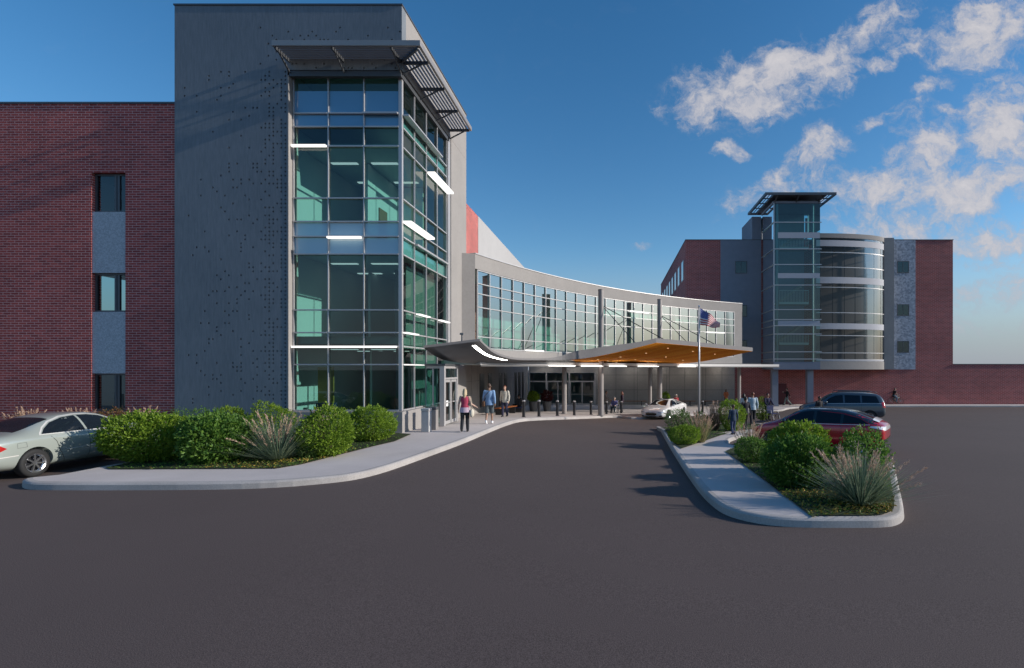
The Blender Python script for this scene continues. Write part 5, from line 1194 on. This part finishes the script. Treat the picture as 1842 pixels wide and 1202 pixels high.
# ================================================================ street furniture
x, y = pp(942, 750.5)
def bollard(x, y):
    t = thing('bollard', 'black steel bollard with pale cap along the drive kerb before the entrance', 'bollard', (x, y, gz(x, y)+.15), 0, 'bollards along the drive kerb')
    mb = MB(); mb.tube([(0, 0, -.03), (0, 0, .86)], .085, 18); mb.tube([(0, 0, -.01), (0, 0, .02)], .13, 18); o = mb.build('post', M_BLKM, smooth=False); o.parent = t
    mb = MB(); mb.tube([(0, 0, .862), (0, 0, .90), (0, 0, .94)], [.088, .1, .07], 18); o = mb.build('cap', M_ALU, smooth=False); o.parent = t
    return t
b0 = bollard(x, y)
for lab, px, ft in (('second', 969.5, 749.5), ('third', 1002.5, 748.3), ('fourth', 1033, 747.2), ('fifth', 1063, 746), ('sixth', 1091, 745), ('seventh', 1117.5, 743.5)):
    x, y = pp(px, ft); c = copy_tree(b0); c.location = (x, y, gz(x, y)+.15); c['label'] = 'black bollard with pale cap, %s from the left in the row along the kerb' % lab
b0['label'] = 'black bollard with pale cap, nearest the walking men at the left end of the row'
for px, ang, lab in ((1176, 137.5, 'black bollard with pale cap half hidden by the white saloon windscreen'), (1237.5, 128.5, 'black bollard with pale cap behind the white saloon, near the flagpole'), (1280, 122.3, 'black bollard with pale cap standing alone right of the flagpole')):
    q = pol(ang, 37.9); c = copy_tree(b0); c.location = (q.x, q.y, gz(q.x, q.y)+.15); c['label'] = lab
# litter bins by the door
for k, (px, ft, lab, mt) in enumerate(((767, 777, 'pale stone litter bin nearest the tower corner', M_PALE), (780, 773, 'grey steel litter bin between the stone bin and the glass door', M_COLM))):
    x, y = pp(px, ft); t = thing('litter_bin', lab, 'litter bin', (x, y, gz(x, y)+.15), 0, 'litter bins by the tower door')
    o = boxpart('bin_body', None, mt, (-.15, .15, -.15, .15, 0, .80), bevel=.02); o.parent = t
    o = boxpart('lid', None, M_ALUD if k else M_ALU, (-.165, .165, -.165, .165, .802, .92), bevel=.03); o.parent = t
# benches
def bench(name, label, x, y, rz, ln, group=None):
    z = gz(x, y)+.15; t = thing(name, label, 'bench', (x, y, z), R(rz), group)
    mb = MB()
    for k in range(4): mb.box(-ln/2, ln/2, -.22+k*.115, -.12+k*.115, .42, .46)
    o = mb.build('seat', M_BENCH, bevel=.006); o.parent = t
    for sx in (-1, 1):
        o = boxpart('leg', None, M_BLKM, (sx*ln*.38-.03, sx*ln*.38+.03, -.2, .2, 0, .419)); o.parent = t
    return t
x, y = pp(902, 747); bench('bench', 'orange wood backless bench behind the man in white', x, y+1.2, 75, 2.4)
bench('bench', 'long low wooden bench against the wall right of the masts', 6.0, 54.2, 0, 4.5); bench('bench', 'low wooden bench against the wall beside the steel post', 10.3, 54.2, 0, 2.8); bench('bench', 'low wooden bench against the wall left of the masts', 1.2, 54.2, 0, 4.0)
p = gp(931, 742, .15)
person('person in black sitting on a dark box seat beside the green planter', p.x, p.y+.5, 60, 1.66, skin=SK_C, hair=H_DARK, top=cloth('black_sweater', (.012, .012, .018)), bottom=cloth('black_leggings', (.010, .010, .014)), sit=True)
t = thing('box_seat', 'dark cube seat under the person in black', 'seat', (p.x+.02, p.y+.47, gz(p.x, p.y+.5)+.15)); o = boxpart('cushion', None, M_NAVY, (-.25, .25, -.25, .25, .30, .40), bevel=.03); o.parent = t; o = boxpart('base', None, M_BLKM, (-.22, .22, -.22, .22, 0, .299), bevel=.01); o.parent = t
def planter(label, x, y, mat, seed, hh):
    z = gz(x, y)+.15; t = thing('planter', label, 'planter', (x, y, z), 0, 'planters by the entrance')
    mb = MB(); mb.tube([(0, 0, 0), (0, 0, .05), (0, 0, .75)], [.24, .25, .36], 4 if False else 20); o = mb.build('pot', M_ALUD, smooth=False); o.parent = t
    s = shrub('tmp', '', (0, 0, .72), .8, hh, mat, 900, .11, seed)
    for c in list(s.children): c.parent = t; c.location.z = .72
    bpy.data.objects.remove(s); return t
planter('dark round planter with bright green plant beside the seated person', p.x+.75, p.y+2.2, L_BRIGHT, 61, .75)
planter('dark round planter with dark red plant behind the first bollard', p.x+1.65, p.y+3.0, leafmat('burgundy_leaf', (.05, .012, .014), (.14, .03, .03)), 62, .8)
planter('dark round planter with green plant by the masts behind the white saloon', 4.6, 48.0, L_BRIGHT, 63, .8)
# flagpole and flag
p = gp(1257.5, 760, .17); fx, fy = p.x, p.y; zt = at(1257, 553, fy).z; z0 = gz(fx, fy)+.15
t = thing('flagpole', 'slim aluminium flagpole rising from the island planting', 'flagpole', (fx, fy, z0))
mb = MB(); mb.tube([(0, 0, -.02), (0, 0, (zt-z0)*.5), (0, 0, zt-z0)], [.065, .055, .04], 14); o = mb.build('pole', M_ALU, smooth=True); o.parent = t
mb = MB(); mb.tube([(0, 0, 0), (0, 0, .1)], [.14, .10], 16); o = mb.build('collar', M_ALU); o.parent = t
mb = MB(); mb.ell((0, 0, zt-z0+.05), (.07, .07, .06)); o = mb.build('finial', M_CHROM, smooth=True); o.parent = t
mb = MB(); mb.tube([(.06, 0, 1.1), (.055, 0, zt-z0-.05)], .006, 5); o = mb.build('halyard', M_PAPER); o.parent = t
F_R = plain('flag_red', (.55, .03, .05), .8, var=.05); F_W = plain('flag_white', (.85, .82, .80), .8, var=.04); F_B = plain('flag_blue', (.05, .08, .34), .8, var=.05)
s_ = FPX/fy
def fl(u, v, off=0.0):
    zz = zt-.06-v*(.98-.62*u**1.3)-u**1.25*.82-.05*math.sin(u*9+v*2)*u; xx = .07+u*1.14-.10*math.sin(v*2.6)*u*(1-u); yy = .10*math.sin(u*10+v*1.5)*(.25+u)+.05*math.sin(v*5+u*3)*u-off
    return Vector((fx+xx, fy+yy, zz))
mb = MB(); NU = 40
for r in range(13):
    for k in range(2):
        for i in range(NU):
            u0, u1, v0, v1 = i/NU, (i+1)/NU, (r+k/2)/13, (r+k/2+.5)/13
            mb.face([fl(u0, v1), fl(u1, v1), fl(u1, v0), fl(u0, v0)], F_B if (r < 7 and u1 <= .4001) else (F_R if r % 2 == 0 else F_W))
for i in range(9):
    for j in range(6 if i % 2 == 0 else 5):
        cu = (.4/12)*(1+2*j+(0 if i % 2 == 0 else 1)); cv = (7/13)*(i+1)/10
        for off in (.006, -.006): mb.face([fl(cu+.013*(1 if k % 2 == 0 else .42)*math.sin(k*math.pi/5), cv-.023*(1 if k % 2 == 0 else .42)*math.cos(k*math.pi/5), off) for k in range(10)], F_W)
o = mb.build('flag', F_R, merge=False, smooth=True); tag(o, 'American flag with stars and stripes flying from the flagpole', 'flag')
# floor planks of light: camera, sun and sky
cam = bpy.data.cameras.new('camera'); co = bpy.data.objects.new('camera', cam); COL.objects.link(co); SC.camera = co
co.location = (0, 0, CH); co.rotation_euler = (R(90), 0, 0); cam.sensor_width = 36; cam.sensor_fit = 'HORIZONTAL'; cam.lens = 36*FPX/1842
cam.shift_x = (921-CX)/1842; cam.shift_y = (CY-601)/1842; cam.clip_end = 3000; cam.clip_start = .05
EL, AZ = 20.0, 2.3      # sun height; degrees in front of due east (+X)
ts = Vector((math.cos(R(EL))*math.cos(R(AZ)), -math.cos(R(EL))*math.sin(R(AZ)), math.sin(R(EL))))
sun = bpy.data.lights.new('sun', 'SUN'); sun.energy = SUN_E; sun.angle = R(.5); sun.color = (1.0, .93, .84)
so = bpy.data.objects.new('sun', sun); COL.objects.link(so); so.rotation_euler = ts.to_track_quat('Z', 'Y').to_euler(); so.location = (60, -10, 40)
w = bpy.data.worlds.new('World'); SC.world = w; w.use_nodes = True; nt = w.node_tree; nt.nodes.clear()
def N(typ, ins=None, **kw):
    nd = nt.nodes.new('ShaderNode'+typ)
    for k, v in kw.items(): setattr(nd, k, v)
    for k, v in (ins or {}).items():
        if isinstance(v, bpy.types.NodeSocket): nt.links.new(v, nd.inputs[k])
        else: nd.inputs[k].default_value = v
    return nd
sky = N('TexSky', sky_type='NISHITA', sun_disc=False, sun_elevation=R(EL), sun_rotation=R(90+AZ), altitude=200.0, air_density=1.0, dust_density=.35, ozone_density=2.0)
dirn = N('TexCoord').outputs['Generated']
sep = N('SeparateXYZ', {0: dirn})
dy = N('Math', {0: sep.outputs[1], 1: .02}, operation='MAXIMUM').outputs[0]
uv = N('CombineXYZ', {0: N('Math', {0: sep.outputs[0], 1: dy}, operation='DIVIDE').outputs[0], 1: N('Math', {0: sep.outputs[2], 1: dy}, operation='DIVIDE').outputs[0]}).outputs[0]
BL = [(1345, 165, 175, 62, 8, 1), (1290, 175, 110, 40, 5, .8), (1400, 130, 95, 60, 15, 1), (1490, 118, 75, 52, 20, 1), (1560, 55, 130, 36, 28, .8), (1635, 82, 60, 36, 10, .8), (1775, 55, 115, 72, 20, 1.05), (1605, 208, 75, 22, 18, .75), (1685, 150, 60, 20, 10, .7),
      (1465, 280, 66, 58, 35, .95), (1400, 320, 80, 34, 25, .7), (1345, 365, 70, 30, 15, .6), (1805, 235, 85, 105, 10, 1.05), (1665, 275, 80, 60, 25, .95), (1600, 335, 120, 50, 15, .95), (1720, 340, 170, 60, 5, 1), (1630, 400, 210, 42, 3, .85), (1780, 430, 170, 50, 0, .8),
      (1800, 520, 170, 34, 2, .6), (1590, 455, 150, 40, 5, .7), (1770, 590, 170, 34, 0, .5), (1560, 390, 120, 30, 8, .7), (1690, 470, 160, 26, 0, .6), (1640, 215, 60, 26, 25, .6), (1720, 205, 60, 26, 20, .6), (1500, 345, 70, 24, 20, .6), (1250, 140, 26, 14, 0, .5), (1150, 441, 26, 13, 0, .7), (1306, 266, 28, 18, 10, .8), (1310, 105, 26, 20, 0, .65), (1580, 118, 40, 24, 0, .75), (1900, 140, 140, 60, 10, .8), (1980, 330, 200, 90, 5, .9)]
acc = None
warp = N('TexNoise', {'Vector': uv, 'Scale': 9.0, 'Detail': 6.0, 'Roughness': .6}).outputs['Color']
wv = N('VectorMath', {0: N('VectorMath', {0: warp, 1: (.5, .5, .5)}, operation='SUBTRACT').outputs[0], 'Scale': .11}, operation='SCALE').outputs[0]
uvw = N('VectorMath', {0: uv, 1: wv}, operation='ADD').outputs[0]
flat = N('VectorMath', {0: uvw, 1: (1, 1, 0)}, operation='MULTIPLY').outputs[0]
for px, py, rx, ry, an, a in BL:
    mp = N('Mapping', {'Vector': flat, 'Location': ((px-CX)/FPX, (CY-py)/FPX, 0), 'Rotation': (0, 0, R(an)), 'Scale': (1.17*rx/FPX, 1.2*ry/FPX, 1)}, vector_type='TEXTURE').outputs[0]
    ln = N('VectorMath', {0: mp}, operation='LENGTH').outputs['Value']
    v = N('MapRange', {0: ln, 1: 1.25, 2: .1, 3: 0.0, 4: a}, interpolation_type='SMOOTHSTEP').outputs[0]
    acc = v if acc is None else N('Math', {0: acc, 1: v, 2: .15}, operation='SMOOTH_MAX').outputs[0]
st = N('Mapping', {'Vector': uvw, 'Rotation': (0, 0, R(-22)), 'Scale': (10.0, 20.0, 1)}).outputs[0]
n1 = N('TexNoise', {'Vector': st, 'Scale': 1.0, 'Detail': 10.0, 'Roughness': .62}).outputs[0]
n2 = N('TexNoise', {'Vector': uvw, 'Scale': 30.0, 'Detail': 12.0, 'Roughness': .68}).outputs[0]
nz = N('Math', {0: N('Math', {0: n1, 1: .50}, operation='MULTIPLY').outputs[0], 1: N('Math', {0: n2, 1: .50}, operation='MULTIPLY').outputs[0]}, operation='ADD').outputs[0]
d1 = N('Math', {0: acc, 1: N('Math', {0: N('Math', {0: nz, 1: .5}, operation='SUBTRACT').outputs[0], 1: 3.9}, operation='MULTIPLY').outputs[0]}, operation='ADD').outputs[0]
den = N('MapRange', {0: d1, 1: .14, 2: 1.15, 3: 0.0, 4: .95}, interpolation_type='SMOOTHSTEP').outputs[0]
front = N('MapRange', {0: sep.outputs[1], 1: .02, 2: .25}).outputs[0]
upm = N('MapRange', {0: sep.outputs[2], 1: 0.0, 2: .1}).outputs[0]
den = N('Math', {0: den, 1: N('MapRange', {0: acc, 1: .08, 2: .36}, interpolation_type='SMOOTHSTEP').outputs[0]}, operation='MULTIPLY').outputs[0]
den = N('Math', {0: den, 1: N('Math', {0: front, 1: upm}, operation='MULTIPLY').outputs[0]}, operation='MULTIPLY').outputs[0]
ccol = N('Mix', {0: N('MapRange', {0: d1, 1: .3, 2: 1.7}).outputs[0], 6: (.50, .53, .64, 1), 7: (.92, .88, .89, 1)}, data_type='RGBA').outputs[2]
hz = N('MapRange', {0: sep.outputs[2], 1: .23, 2: 0.0, 3: 0.0, 4: .9}, interpolation_type='SMOOTHSTEP').outputs[0]
hs = N('HueSaturation', {'Saturation': SKY_SAT, 'Value': 1.0, 'Color': sky.outputs[0]}).outputs[0]
b1 = N('Background', {'Color': hs, 'Strength': SKY_S}); b2 = N('Background', {'Color': ccol, 'Strength': CLOUD_S})
b3 = N('Background', {'Color': (.30, .36, .46, 1), 'Strength': HAZE_S})
b1 = N('MixShader', {0: hz, 1: b1.outputs[0], 2: b3.outputs[0]})
ms = N('MixShader', {0: den, 1: b1.outputs[0], 2: b2.outputs[0]}); ow = N('OutputWorld'); nt.links.new(ms.outputs[0], ow.inputs[0])
SC.render.engine = 'CYCLES'; SC.view_settings.view_transform = 'Standard'; SC.view_settings.look = 'None'; SC.view_settings.gamma = 1; SC.view_settings.exposure = EXPO
SC.cycles.max_bounces = 10; SC.cycles.transparent_max_bounces = 24; SC.cycles.caustics_reflective = False; SC.cycles.caustics_refractive = False; SC.cycles.use_denoising = True
try: SC.cycles.denoiser = 'OPENIMAGEDENOISE'
except Exception: pass
SC.cycles.sample_clamp_indirect = 6.0
